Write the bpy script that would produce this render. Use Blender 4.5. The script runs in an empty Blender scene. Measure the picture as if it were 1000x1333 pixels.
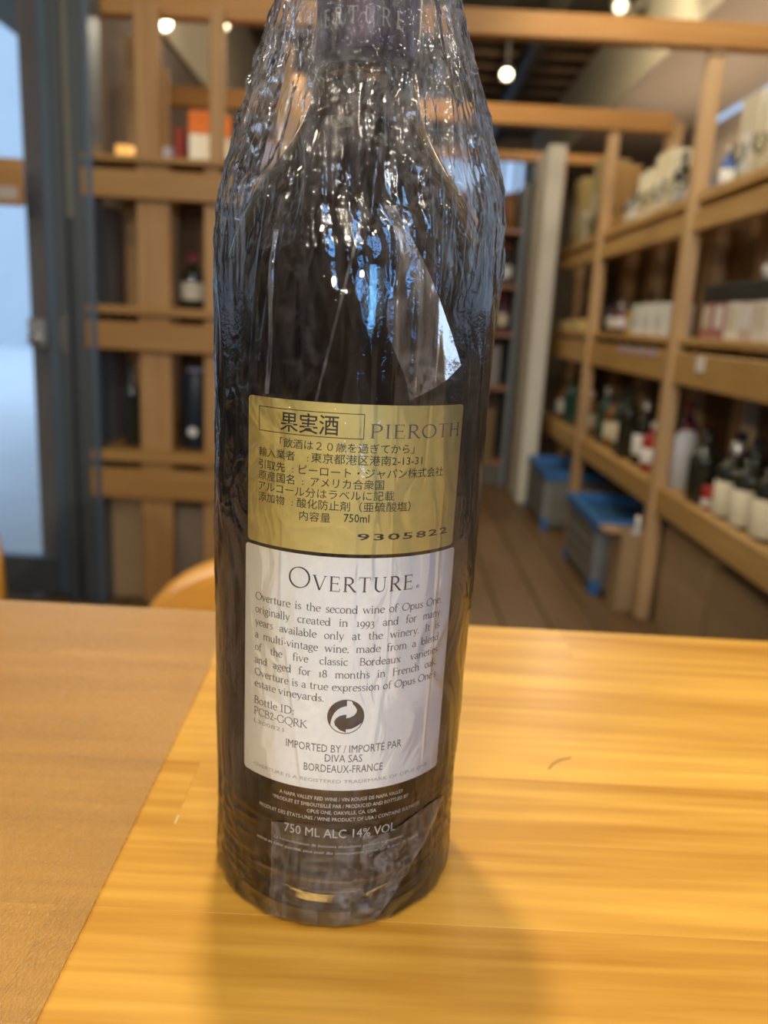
import bpy, bmesh, math, random
import numpy as np
from mathutils import Vector, Matrix
random.seed(7)
sc = bpy.context.scene
col = sc.collection
TZ = 0.72                       # table top height
# ------------------------------------------------------------------ camera
cd = bpy.data.cameras.new('camera'); cam = bpy.data.objects.new('camera', cd); col.objects.link(cam)
sc.camera = cam
cd.sensor_fit = 'VERTICAL'; cd.sensor_height = 36; cd.lens = 1042/1333*36
cam.matrix_world = Matrix(((0.9986, -0.0534, -0.0033, 0), (0.0093, 0.2335, -0.9723, 0),
                           (0.0527, 0.9709, 0.2336, TZ+0.1905), (0, 0, 0, 1)))
cd.clip_start = 0.01; cd.clip_end = 60
cd.dof.use_dof = True; cd.dof.focus_distance = 0.228; cd.dof.aperture_fstop = 9.5
# ------------------------------------------------------------------ world, exposure
w = bpy.data.worlds.new('world'); sc.world = w; w.use_nodes = True
bg = w.node_tree.nodes['Background']; bg.inputs[0].default_value = (0.60, 0.78, 1.0, 1); bg.inputs[1].default_value = 1.5
sc.view_settings.view_transform = 'Standard'; sc.view_settings.look = 'None'
sc.view_settings.exposure = 0.0; sc.view_settings.gamma = 1; sc.view_settings.use_curve_mapping = False
sc.cycles.max_bounces = 10; sc.cycles.transparent_max_bounces = 24; sc.cycles.transmission_bounces = 8
sc.cycles.glossy_bounces = 5; sc.cycles.diffuse_bounces = 4
sc.cycles.sample_clamp_indirect = 6
# ------------------------------------------------------------------ lights
def light(name, kind, loc, power, color, aim=None, **kw):
    l = bpy.data.lights.new(name, kind); l.energy = power; l.color = color
    for k, v in kw.items(): setattr(l, k, v)
    o = bpy.data.objects.new(name, l); col.objects.link(o); o.location = loc
    if aim is not None:
        o.rotation_euler = (Vector(aim)-Vector(loc)).to_track_quat('-Z', 'Y').to_euler()
    return o
WARM = (1.0, 0.83, 0.60)
# track spot above the table, behind and left of the bottle (casts the bottle's shadow)
light('table_spot', 'SPOT', (-0.10, 0.55, TZ+1.37), 50, WARM, (0.0, 0.26, TZ), spot_size=math.radians(62), spot_blend=0.6, shadow_soft_size=0.035)
# daylight through the shop window behind the camera
light('front_window_light', 'AREA', (0.62, -2.1, 1.45), 16, (0.13, 0.43, 1.0), (0.0, 0.6, 1.05), shape='RECTANGLE', size=0.24, size_y=1.05)
# added warm fill disks, unseen behind and above the camera
for x, y, p in [(-1.1, -1.2, 10), (-0.35, -1.7, 12), (0.5, -1.4, 10), (1.1, -0.7, 5), (-0.9, -0.3, 1.5), (-1.3, 0.8, 2)]:
    light('room_fill', 'AREA', (x, y, 2.58), p, (1.0, 0.87, 0.68), (0, 0.26, 0.8), shape='DISK', size=0.13)
for x, z, p in [(0.22, 1.72, 17), (-0.75, 1.55, 24)]:      # added low fill for the label, unseen behind the camera
    light('label_fill', 'AREA', (x, -2.15, z), p, (1.0, 0.88, 0.70), (0, 0.26, 0.85), shape='DISK', size=0.16)
for x, y in [(0.05, 0.45), (-0.35, 0.3), (0.4, 0.5), (0.2, 0.05), (-0.2, -0.15), (0.55, 0.15), (-0.6, 0.0), (0.0, -0.5)]:
    light('film_glint_light', 'AREA', (x, y, 2.58), 1.15, (1.0, 0.94, 0.86), (x, y, 0), shape='DISK', size=0.05)  # small overhead lights added to make the film sparkle
light('aisle_fill', 'AREA', (0.1, 3.4, 2.50), 24, (1.0, 0.84, 0.62), (0.1, 3.4, 0), shape='RECTANGLE', size=0.4, size_y=2.5)  # unseen fill over the aisle, no panel modelled

# added warm area lights, lifting the soffit and the top shelf
light('soffit_fill', 'AREA', (1.5, 3.4, 1.62), 9, (1.0, 0.84, 0.66), (1.5, 3.4, 3), shape='RECTANGLE', size=0.2, size_y=3.4)
light('top_shelf_fill', 'AREA', (0.72, 3.3, 2.2), 11, (1.0, 0.82, 0.55), (0.98, 3.3, 1.3), shape='RECTANGLE', size=0.06, size_y=2.6)

# ------------------------------------------------------------------ helpers
def link(name, me, mat=None, parent=None, loc=None):
    o = bpy.data.objects.new(name, me); col.objects.link(o)
    if mat is not None:
        for m in (mat if isinstance(mat, (list, tuple)) else [mat]): me.materials.append(m)
    if parent is not None: o.parent = parent
    if loc is not None: o.location = loc
    return o
def tag(o, label=None, cat=None, group=None, kind=None):
    if label: o['label'] = label
    if cat: o['category'] = cat
    if group: o['group'] = group
    if kind: o['kind'] = kind
    return o
def empty(name, loc=(0, 0, 0), rz=0):
    o = bpy.data.objects.new(name, None); col.objects.link(o); o.location = loc; o.rotation_euler = (0, 0, rz)
    o.empty_display_size = 0.05
    return o
def boxes(lst, bev=0.003):
    """lst of (x0,x1,y0,y1,z0,z1) -> one mesh, edges softened"""
    bm = bmesh.new()
    for x0, x1, y0, y1, z0, z1 in lst:
        m = Matrix.Translation(((x0+x1)/2, (y0+y1)/2, (z0+z1)/2)) @ Matrix.Diagonal((x1-x0, y1-y0, z1-z0, 1))
        bmesh.ops.create_cube(bm, size=1, matrix=m)
    if bev: bmesh.ops.bevel(bm, geom=bm.edges[:], offset=bev, segments=1, affect='EDGES', profile=0.5)
    me = bpy.data.meshes.new('m'); bm.to_mesh(me); bm.free(); return me
def lathe(prof, n=32, smooth=True, center=(0, 0, 0)):
    V = []; Fc = []
    for r, z in prof:
        for i in range(n):
            a = 2*math.pi*i/n
            V.append((center[0]+r*math.cos(a), center[1]+r*math.sin(a), center[2]+z))
    for j in range(len(prof)-1):
        for i in range(n):
            a = j*n+i; b = j*n+(i+1) % n
            Fc.append((a, b, b+n, a+n))
    if prof[0][0] > 1e-6: Fc.append(tuple(range(n))[::-1])
    if prof[-1][0] > 1e-6: Fc.append(tuple(range((len(prof)-1)*n, len(prof)*n)))
    me = bpy.data.meshes.new('m'); me.from_pydata(V, [], Fc)
    if smooth: me.shade_smooth()
    return me
def tube(pts, r, n=12):
    bm = bmesh.new(); rings = []
    P = [Vector(p) for p in pts]
    for i, p in enumerate(P):
        d = (P[min(i+1, len(P)-1)]-P[max(i-1, 0)]).normalized()
        u = d.cross(Vector((0.13, 0.21, 0.97))).normalized(); v = d.cross(u)
        rings.append([bm.verts.new(p+(u*math.cos(2*math.pi*k/n)+v*math.sin(2*math.pi*k/n))*r) for k in range(n)])
    for a, b in zip(rings, rings[1:]):
        for k in range(n): bm.faces.new((a[k], a[(k+1) % n], b[(k+1) % n], b[k]))
    bm.faces.new(rings[0][::-1]); bm.faces.new(rings[-1])
    bmesh.ops.recalc_face_normals(bm, faces=bm.faces)
    me = bpy.data.meshes.new('m'); bm.to_mesh(me); bm.free(); me.shade_smooth(); return me
# ------------------------------------------------------------------ materials
def P(name, color, rough=0.5, metal=0, spec=0.5, coat=0, trans=0, ior=1.5, emit=None, es=0, noise=0, nscale=40, bump=0):
    m = bpy.data.materials.new(name); m.use_nodes = True; nt = m.node_tree; b = nt.nodes['Principled BSDF']
    b.inputs['Base Color'].default_value = (*color, 1); b.inputs['Roughness'].default_value = rough
    b.inputs['Metallic'].default_value = metal; b.inputs['Specular IOR Level'].default_value = spec
    b.inputs['Coat Weight'].default_value = coat; b.inputs['Coat Roughness'].default_value = 0.08
    b.inputs['Transmission Weight'].default_value = trans; b.inputs['IOR'].default_value = ior
    if emit: b.inputs['Emission Color'].default_value = (*emit, 1); b.inputs['Emission Strength'].default_value = es
    tc = nt.nodes.new('ShaderNodeTexCoord'); n = nt.nodes.new('ShaderNodeTexNoise'); n.inputs['Scale'].default_value = nscale
    n.inputs['Detail'].default_value = 4; nt.links.new(tc.outputs['Object'], n.inputs['Vector'])
    if noise:
        mx = nt.nodes.new('ShaderNodeMix'); mx.data_type = 'RGBA'
        mx.inputs[6].default_value = (*[c*(1-noise) for c in color], 1); mx.inputs[7].default_value = (*[min(1, c*(1+noise)) for c in color], 1)
        nt.links.new(n.outputs[0], mx.inputs[0]); nt.links.new(mx.outputs[2], b.inputs['Base Color'])
    if bump:
        bp = nt.nodes.new('ShaderNodeBump'); bp.inputs['Strength'].default_value = bump; bp.inputs['Distance'].default_value = 0.001
        nt.links.new(n.outputs[0], bp.inputs['Height']); nt.links.new(bp.outputs[0], b.inputs['Normal'])
    return m
def wood(name, light_c, dark_c, sc_vec=(2, 30, 30), rough=0.45, coat=0.0, fine=(8, 260, 260), tone=0.0, bump=0.15, bandw=0.5, own=False):
    m = bpy.data.materials.new(name); m.use_nodes = True; nt = m.node_tree; b = nt.nodes['Principled BSDF']; N = nt.nodes; L = nt.links
    tc = N.new('ShaderNodeTexCoord'); oi = N.new('ShaderNodeObjectInfo')
    ad = N.new('ShaderNodeVectorMath'); ad.operation = 'ADD'
    sc_ = N.new('ShaderNodeVectorMath'); sc_.operation = 'SCALE'; sc_.inputs[3].default_value = 17
    cx = N.new('ShaderNodeCombineXYZ')
    for i in range(3): L.new(oi.outputs['Random'], cx.inputs[i])
    L.new(cx.outputs[0], sc_.inputs[0]); L.new(tc.outputs['Object'], ad.inputs[0]); L.new(sc_.outputs[0], ad.inputs[1])
    def noise(v, det, dist):
        mp = N.new('ShaderNodeMapping'); mp.inputs['Scale'].default_value = v; L.new(ad.outputs[0], mp.inputs[0])
        n = N.new('ShaderNodeTexNoise'); n.inputs['Scale'].default_value = 1; n.inputs['Detail'].default_value = det
        n.inputs['Distortion'].default_value = dist; L.new(mp.outputs[0], n.inputs['Vector']); return n
    a = noise(sc_vec, 3, 0.6); f = noise(fine, 4, 0.2)
    r1 = N.new('ShaderNodeMapRange'); r1.inputs[1].default_value = 0.32; r1.inputs[2].default_value = 0.68; L.new(a.outputs[0], r1.inputs[0])
    r2 = N.new('ShaderNodeMapRange'); r2.inputs[1].default_value = 0.3; r2.inputs[2].default_value = 0.7; L.new(f.outputs[0], r2.inputs[0])
    ma = N.new('ShaderNodeMath'); ma.operation = 'MULTIPLY'; ma.inputs[1].default_value = bandw; L.new(r1.outputs[0], ma.inputs[0])
    mb = N.new('ShaderNodeMath'); mb.operation = 'MULTIPLY_ADD'; mb.inputs[1].default_value = 0.38; L.new(r2.outputs[0], mb.inputs[0]); L.new(ma.outputs[0], mb.inputs[2])
    mc = N.new('ShaderNodeMath'); mc.operation = 'MULTIPLY_ADD'; mc.inputs[1].default_value = tone; L.new(oi.outputs['Color' if own else 'Random'], mc.inputs[0]); L.new(mb.outputs[0], mc.inputs[2])
    mx = N.new('ShaderNodeMix'); mx.data_type = 'RGBA'; mx.inputs[6].default_value = (*light_c, 1); mx.inputs[7].default_value = (*dark_c, 1)
    L.new(mc.outputs[0], mx.inputs[0]); L.new(mx.outputs[2], b.inputs['Base Color'])
    b.inputs['Roughness'].default_value = rough; b.inputs['Coat Weight'].default_value = coat; b.inputs['Coat Roughness'].default_value = 0.25
    bp = N.new('ShaderNodeBump'); bp.inputs['Strength'].default_value = bump; bp.inputs['Distance'].default_value = 0.0006
    L.new(f.outputs[0], bp.inputs['Height']); L.new(bp.outputs[0], b.inputs['Normal'])
    return m
PINE = wood('table_pine', (0.76, 0.435, 0.072), (0.40, 0.175, 0.014), (3.0, 32, 32), rough=0.40, coat=0.12, fine=(9, 210, 210), tone=0.42, bandw=0.50, bump=0.12, own=True)
SHELF_Y = wood('shelf_timber_along_aisle', (0.56, 0.36, 0.13), (0.38, 0.21, 0.055), (18, 1.5, 18), fine=(90, 6, 90), rough=0.5, tone=0.2)
SHELF_X = wood('shelf_timber_across', (0.50, 0.26, 0.065), (0.33, 0.145, 0.028), (1.5, 18, 18), fine=(6, 90, 90), rough=0.5, tone=0.2)
SHELF_Z = wood('shelf_timber_post', (0.56, 0.37, 0.18), (0.42, 0.24, 0.095), (18, 18, 1.5), fine=(90, 90, 6), rough=0.5, tone=0.2)
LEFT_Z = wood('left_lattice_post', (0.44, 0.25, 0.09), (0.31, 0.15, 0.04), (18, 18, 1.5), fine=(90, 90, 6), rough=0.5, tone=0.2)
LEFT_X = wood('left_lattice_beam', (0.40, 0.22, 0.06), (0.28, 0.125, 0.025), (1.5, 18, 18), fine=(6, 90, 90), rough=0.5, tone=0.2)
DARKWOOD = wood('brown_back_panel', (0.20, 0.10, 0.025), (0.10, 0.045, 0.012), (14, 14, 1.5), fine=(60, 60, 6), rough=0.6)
CHAIRW = wood('orange_plywood', (0.80, 0.40, 0.06), (0.66, 0.28, 0.03), (3, 14, 14), fine=(8, 90, 90), rough=0.3, coat=0.5)
FLOORW = wood('floor_oak', (0.20, 0.12, 0.055), (0.12, 0.068, 0.03), (10, 1.2, 10), fine=(80, 5, 80), rough=0.45, tone=0.3)
CARD = P('brown_cardboard', (0.36, 0.24, 0.12), 0.85, noise=0.12, nscale=20)
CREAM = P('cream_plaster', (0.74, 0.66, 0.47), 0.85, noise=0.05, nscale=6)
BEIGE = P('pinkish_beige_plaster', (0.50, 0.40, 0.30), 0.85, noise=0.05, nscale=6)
DARKWALL = P('dark_taupe_wall', (0.13, 0.105, 0.08), 0.85, noise=0.05, nscale=6)
BROWNWALL = P('brown_grey_wall', (0.20, 0.15, 0.115), 0.8, noise=0.08, nscale=8)
WHITEP = P('white_painted_column', (0.66, 0.64, 0.55), 0.6, noise=0.04, nscale=8)
DARKC = P('dark_olive_ceiling', (0.09, 0.078, 0.05), 0.85, noise=0.2, nscale=5)
GREYM = P('grey_door_metal', (0.075, 0.085, 0.09), 0.45, metal=0.3, noise=0.1, nscale=10)
GREYL = P('light_olive_metal', (0.19, 0.18, 0.135), 0.5, metal=0.2, noise=0.1, nscale=10)
GREYB = P('blue_grey_metal', (0.10, 0.135, 0.17), 0.4, metal=0.3, noise=0.1, nscale=10)
CHROME = P('chrome', (0.8, 0.8, 0.78), 0.2, metal=1)
BLACK = P('black_plastic', (0.012, 0.012, 0.012), 0.4)
def thin_glass(name, tint=(1, 1, 1), refl=0.08):
    m = bpy.data.materials.new(name); m.use_nodes = True; nt = m.node_tree; N = nt.nodes; L = nt.links
    N.remove(N['Principled BSDF']); t = N.new('ShaderNodeBsdfTransparent'); t.inputs[0].default_value = (*tint, 1)
    g = N.new('ShaderNodeBsdfGlossy'); g.inputs['Roughness'].default_value = 0.03
    lw = N.new('ShaderNodeLayerWeight'); lw.inputs[0].default_value = 0.25
    mx = N.new('ShaderNodeMixShader'); L.new(lw.outputs['Fresnel'], mx.inputs[0]); L.new(t.outputs[0], mx.inputs[1]); L.new(g.outputs[0], mx.inputs[2])
    L.new(mx.outputs[0], N['Material Output'].inputs[0]); return m
PANE = thin_glass('clear_pane', (0.92, 0.96, 1.0))
DRINKGLASS = thin_glass('clear_drinking_glass', (0.93, 0.93, 0.90))
DAY = P('daylit_window', (0.1, 0.1, 0.1), 0.3, emit=(0.45, 0.66, 1.0), es=0.9)

# ------------------------------------------------------------------ setting: floor, walls, ceiling
fl = link('floor', boxes([(-2.6, 2.0, -2.4, 2.4, -0.06, -0.012), (-1.2, 2.0, 2.4, 8.2, -0.06, -0.012)], 0), P('subfloor', (0.06, 0.045, 0.03), 0.9)); tag(fl, kind='structure')
random.seed(3)
px = -2.6
pm = {}
while px < 1.99:
    y = -2.4; first = random.uniform(0.7, 1.8)
    while y < (8.2 if px > -1.2 else 2.4):
        ln = first if y == -2.4 else 1.82
        y1 = min(8.2 if px > -1.2 else 2.4, y+ln)
        key = round(y1-y, 3)
        if key not in pm:
            pm[key] = boxes([(0.002, 0.148, 0.002, key-0.002, -0.012, 0)], 0.002); pm[key].materials.append(FLOORW)
        link('plank', pm[key], None, fl, (px, y, 0))
        y = y1
    px += 0.15
def struct(name, bx, mat, bev=0): return tag(link(name, boxes(bx, bev), mat), kind='structure')
struct('wall_right', [(1.85, 2.0, -2.4, 8.2, 0, 2.75)], BEIGE)
struct('wall_back', [(-1.2, 1.85, 8.05, 8.2, 0, 2.75)], P('back_wall_paint', (0.22, 0.17, 0.12), 0.85, noise=0.1, nscale=4))
struct('wall_left', [(-1.12, -1.0, 2.62, 8.2, 0, 1.99)], BROWNWALL)
struct('wall_left_upper', [(-1.12, -0.985, 2.62, 8.2, 1.99, 2.75)], CREAM)
struct('wall_side', [(-2.6, -2.5, -2.4, 2.4, 0, 2.75)], DARKWALL)
struct('wall_front', [(-2.6, 0.30, -2.4, -2.25, 0, 2.75), (1.20, 2.0, -2.4, -2.25, 0, 2.75), (0.30, 1.20, -2.4, -2.25, 0, 1.0), (0.30, 1.20, -2.4, -2.25, 2.1, 2.75)], DARKWALL)
struct('window_1', [(0.27, 0.31, -2.36, -2.26, 0.98, 2.12), (1.19, 1.23, -2.36, -2.26, 0.98, 2.12), (0.27, 1.23, -2.36, -2.26, 2.09, 2.13), (0.27, 1.23, -2.36, -2.26, 0.97, 1.01)], GREYM)
struct('ceiling', [(-2.6, 2.0, -2.4, 8.2, 2.62, 2.75)], DARKC)
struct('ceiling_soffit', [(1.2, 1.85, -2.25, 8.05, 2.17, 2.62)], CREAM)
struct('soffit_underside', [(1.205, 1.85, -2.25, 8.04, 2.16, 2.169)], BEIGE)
struct('wall_entrance', [(-2.5, -1.42, 2.40, 2.55, 0, 2.62), (-1.42, -0.86, 2.40, 2.55, 2.12, 2.62), (-1.12, -0.99, 2.55, 2.64, 0, 2.62)], BROWNWALL)
# daylight clerestories (seen as bluish strips)
cw = struct('window_2', [(1.838, 1.849, 4.1, 5.35, 2.135, 2.168)], DAY)
w4 = struct('right_glow_panel', [(1.838, 1.849, 0.1, 1.9, 0.85, 2.10)], P('right_panel_glow', (0.1, 0.1, 0.1), 0.3, emit=(0.55, 0.72, 1.0), es=1.5))  # added glowing panel out of view, gives the film cool reflections
link('window_frame', boxes([(1.82, 1.85, 0.05, 0.1, 0.80, 2.14), (1.82, 1.85, 1.9, 1.95, 0.80, 2.14), (1.82, 1.85, 0.98, 1.02, 0.84, 2.11), (1.82, 1.85, 0.1, 1.9, 0.80, 0.85), (1.82, 1.85, 0.1, 1.9, 2.10, 2.14)], 0.003), GREYM, w4)  # frame round the added right-hand panel
w5 = struct('left_glow_panel', [(-2.499, -2.49, 0.2, 1.6, 0.85, 2.0)], P('left_panel_glow', (0.1, 0.1, 0.1), 0.3, emit=(0.55, 0.72, 1.0), es=0.9))  # second added glow panel, for reflections on the film's left side
link('window_frame', boxes([(-2.5, -2.47, 0.15, 0.2, 0.8, 2.05), (-2.5, -2.47, 1.6, 1.65, 0.8, 2.05), (-2.5, -2.47, 0.2, 1.6, 0.8, 0.85), (-2.5, -2.47, 0.2, 1.6, 2.0, 2.05)], 0.003), GREYM, w5)  # frame round the added left-hand panel
w3 = struct('window_3', [(0.30, 1.19, 8.035, 8.045, 2.12, 2.42)], DAY)
link('window_frame', boxes([(0.26, 0.30, 8.0, 8.05, 2.08, 2.46), (1.16, 1.2, 8.0, 8.05, 2.08, 2.46), (0.3, 1.16, 8.0, 8.05, 2.42, 2.46), (0.3, 1.16, 8.0, 8.05, 2.08, 2.12)], 0.003), GREYM, w3)
slat = boxes([(-0.012, 0.012, 8.01, 8.034, 2.12, 2.42)], 0.002); slat.materials.append(GREYM)
for k in range(6): link('mullion', slat, None, w3, (0.42+k*0.135, 0, 0))
# entrance door: glazed door with metal stiles, frame profiles
dr = struct('door_1', [(-1.40, -1.34, 2.40, 2.44, 0.01, 2.10), (-1.005, -0.965, 2.40, 2.44, 0.01, 2.10), (-1.34, -1.005, 2.40, 2.44, 2.02, 2.10), (-1.34, -1.005, 2.40, 2.44, 0.01, 0.13)], GREYB, 0.003)
link('kick_plate', boxes([(-1.34, -1.005, 2.392, 2.402, 0.012, 0.128)], 0.002), GREYM, dr)
pn = link('glass_pane', boxes([(-1.34, -1.005, 2.417, 2.423, 0.13, 2.02)], 0), PANE, dr)
lk = link('lock', boxes([(-1.06, -1.01, 2.385, 2.40, 0.78, 0.86)], 0.004), P('lock_steel', (0.5, 0.5, 0.48), 0.35, metal=0.8), dr)
link('knob', lathe([(0, 0), (0.010, 0.002), (0.016, 0.012), (0.014, 0.026), (0, 0.032)], 20), CHROME, lk).matrix_local = Matrix.Translation((-1.035, 2.385, 0.80)) @ Matrix.Rotation(math.radians(90), 4, 'X')
jb = struct('trim_1', [(-0.962, -0.93, 2.37, 2.44, 0, 2.2), (-0.905, -0.862, 2.36, 2.44, 0, 2.2)], GREYM, 0.003)
link('jamb_strip', boxes([(-0.93, -0.905, 2.38, 2.44, 1.14, 2.2)], 0.002), GREYL, jb)
link('jamb_strip', boxes([(-0.93, -0.905, 2.39, 2.44, 0, 1.14)], 0.002), GREYM, jb)
link('jamb_edge', boxes([(-0.862, -0.845, 2.35, 2.44, 0, 2.2)], 0.002), GREYB, jb)
link('strike_plate', boxes([(-0.955, -0.937, 2.362, 2.372, 0.76, 0.88)], 0.002), CHROME, jb)
# outside
struct('ground', [(-14, -1.2, 2.7, 30, -0.12, -0.06), (-14, -1.42, 2.56, 2.7, -0.12, -0.06), (-1.42, -1.1, 2.56, 2.7, -0.12, -0.06)], P('pale_pavement', (0.80, 0.82, 0.84), 0.8, noise=0.08, nscale=2))
fc = tag(link('building', boxes([(-16, -1.5, 17, 20, -0.06, 9.0)], 0), P('grey_facade', (0.62, 0.66, 0.70), 0.8, noise=0.1, nscale=1)), 'pale grey building seen through the glass door', 'building')
for k in range(4): link('window', boxes([(-14+3.0*k, -12.2+3.0*k, 16.95, 17.0, 6.4, 8.2)], 0.01), P('outside_glass', (0.04, 0.06, 0.09), 0.15), fc)
sg = empty('door_sign', (-1.085, 2.37, 1.165))
tag(sg, 'small wooden plaque hanging in the glass entrance door', 'sign')
link('board', boxes([(-0.05, 0.04, 0, 0.012, 0, 0.125)], 0.004), SHELF_X, sg)
link('paper', boxes([(-0.035, 0.025, -0.002, 0.0005, 0.015, 0.05)], 0), P('notice_paper', (0.45, 0.38, 0.3), 0.8), sg)
# cross beams
BZ = [(1.690, 1.755), (1.71, 1.785), (1.77, 1.82)]
for n, (y, (z0, z1), x0, x1) in enumerate(zip((2.46, 3.54, 4.60), BZ, (-0.99, -0.99, -0.99), (1.22, 1.10, 1.10))):
    struct('trim_%d' % (n+2), [(x0, x1, y, y+0.045, z0, z1)], SHELF_X, 0.003)

# ------------------------------------------------------------------ right shelving unit
rs = empty('shelving_unit', (0.85, 2.5, 0)); tag(rs, 'long pine shelving unit lining the right side of the aisle', 'shelving')
def part(name, bx, mat, par, bev=0.003, label=None):
    ox, oy, oz = par.location
    o = link(name, boxes([(a-ox, b-ox, c-oy, d-oy, e-oz, f-oz) for a, b, c, d, e, f in bx], bev), mat, par)
    if label: o['label'] = label
    return o
for y in (1.42, 2.48, 3.55, 4.62):
    part('post', [(0.85, 0.895, y, y+0.045, 0, 1.755)], SHELF_Z, rs)
    part('post', [(1.10, 1.15, y, y+0.09, 0, 1.755)], SHELF_Z, rs)
    part('post', [(1.10, 1.15, y+0.42, y+0.52, 0, 1.29)], SHELF_Z, rs)
for z0, z1 in ((0.365, 0.445), (0.768, 0.862), (1.205, 1.265)):
    part('beam', [(0.865, 0.895, 1.44, 4.66, z0, z1)], SHELF_Y, rs)
for z0, z1 in ((0.42, 0.44), (0.882, 0.905), (1.285, 1.315)):
    part('shelf_board', [(0.868 if z0 > .8 else .896, 1.10, 1.44, 4.66, z0, z1)], SHELF_Y, rs)
for z in (0.52, 0.93, 1.33):
    pass
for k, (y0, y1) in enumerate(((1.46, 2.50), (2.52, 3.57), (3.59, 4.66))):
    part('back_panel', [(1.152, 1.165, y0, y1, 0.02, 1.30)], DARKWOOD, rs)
for y in (1.66, 2.24): part('price_tag', [(0.861, 0.8645, y, y+0.055, 0.815, 0.855)], P('tag_paper', (0.72, 0.7, 0.66), 0.7), rs, 0)
for k, y in enumerate((2.66, 2.78, 2.90, 3.02)): part('price_tag', [(0.861, 0.8645, y, y+0.06, 0.84, 0.862)], P('lilac_tag', (0.42, 0.38, 0.5), 0.7), rs, 0)
tag(link('wall_end_column', boxes([(0.715, 0.80, 4.16, 4.50, 0, 1.77)], 0.004), WHITEP), kind='structure')

# ------------------------------------------------------------------ shelf goods
def bottle_parts(root, r, h, gm, lm, cm, lz=(0.16, 0.48), neck=0.33, sh=0.62):
    link('bottle_body', lathe([(0, 0), (r*.9, 0), (r, 0.004), (r, h*sh), (r*.93, h*(sh+.05)), (r*.6, h*(sh+.12)), (r*neck, h*(sh+.19)), (r*neck, h*.97), (r*neck*1.1, h), (0, h)], 20), gm, root)
    if lm: link('bottle_label', lathe([(r+.0006, h*lz[0]), (r+.0008, h*lz[0]+.001), (r+.0008, h*lz[1]), (r+.0006, h*lz[1])], 20), lm, root)
    if cm: link('bottle_cap', lathe([(r*neck*1.12, h*.86), (r*neck*1.14, h*.865), (r*neck*1.14, h*1.004), (0, h*1.006)], 16), cm, root)
DG = P('dark_bottle_glass', (0.02, 0.022, 0.015), 0.12, coat=0.5); GG = P('green_bottle_glass', (0.012, 0.07, 0.055), 0.12, coat=0.5)
WB = P('white_ceramic', (0.62, 0.64, 0.68), 0.35); RB = P('red_glaze', (0.40, 0.018, 0.012), 0.35)
CL = P('cream_label', (0.60, 0.54, 0.40), 0.6, noise=0.1); WL = P('white_label_paper', (0.72, 0.72, 0.70), 0.6, noise=0.06, nscale=60)
GL = P('gold_foil', (0.62, 0.42, 0.10), 0.35, metal=0.6); CAPB = P('black_cap', (0.02, 0.02, 0.02), 0.35); CAPW = P('silver_cap', (0.7, 0.7, 0.68), 0.3, metal=0.7); CAPR = P('maroon_cap', (0.22, 0.02, 0.03), 0.4)
AMB = P('amber_glass', (0.22, 0.09, 0.015), 0.15, coat=0.5); PLUM = P('plum_glass', (0.09, 0.03, 0.05), 0.15, coat=0.5); BLUEG = P('blue_glass', (0.05, 0.14, 0.45), 0.15, coat=0.5)
def bottle(loc, label, group, r=0.038, h=0.3, gm=DG, lm=CL, cm=CAPB, **kw):
    o = empty('wine_bottle', loc); tag(o, label, 'bottle', group); bottle_parts(o, r, h, gm, lm, cm, **kw); return o
def carton(name, loc, size, mat, label, cat='box', group=None, lid=None, lidh=0.3, extra=None, rz=0):
    o = empty(name, loc, rz); tag(o, label, cat, group); sx, sy, sz = size
    lh = sz*lidh if lid else 0
    link('box_body', boxes([(-sx/2, sx/2, -sy/2, sy/2, 0, sz-lh)], 0.003), mat, o)
    if lid: link('lid', boxes([(-sx/2-.001, sx/2+.001, -sy/2-.001, sy/2+.001, sz-lh, sz)], 0.003), lid, o)
    if extra: link('front_label', boxes([(-sx/2-.0012, -sx/2-.0002, -sy*.3, sy*.3, sz*.2, sz*.6)], 0), extra, o)
    return o
GRL = 'goods on the right hand shelving'
T, Md, Lw = 1.315, 0.905, 0.44
# near bay (right of the nearest post)
ORD = ['first', 'second', 'third', 'fourth', 'fifth', 'sixth', 'seventh', 'eighth', 'ninth']
whites = [(0.70, 0.66, 0.62), (0.66, 0.60, 0.50), (0.56, 0.46, 0.40), (0.68, 0.66, 0.58), (0.72, 0.70, 0.62), (0.74, 0.72, 0.66), (0.36, 0.16, 0.14)]
for k in range(7):
    y = 1.84+k*0.088
    c = whites[(k*2+3) % 7] if k < 6 else whites[6]
    carton('wine_box', (0.95, y, Md), (0.10, 0.082, 0.150), P('pale_box_card', c, 0.7, noise=0.12, nscale=30), '%s black lidded pale box, counted from the frame edge towards the nearest post' % ORD[k], 'box', 'black lidded pale boxes in a row', lid=P('black_lid', (0.014, 0.015, 0.012), 0.6), lidh=0.34, extra=WL if k % 2 else CL)
cup = empty('ceramic_cup', (0.95, 2.10, Md+0.150)); tag(cup, 'small white rounded cup standing on the black lidded boxes', 'cup')
link('cup_body', lathe([(0, 0), (0.014, 0), (0.024, 0.010), (0.029, 0.026), (0.027, 0.040), (0.024, 0.040), (0.025, 0.026), (0.012, 0.006), (0, 0.005)], 24), P('bright_white_glaze', (0.88, 0.86, 0.78), 0.25), cup)
link('handle', tube([(0.0, 0.026, 0.012), (0, 0.036, 0.014), (0, 0.039, 0.024), (0, 0.034, 0.032), (0, 0.026, 0.033)], 0.003), P('glaze', (0.88, 0.86, 0.78), 0.25), cup)
bottle((0.935, 2.50-0.02, Lw), 'white cylindrical bottle with maroon cap beside the nearest post, low shelf', None, 0.036, 0.20, WB, None, CAPR, sh=0.80, neck=0.5)
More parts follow.
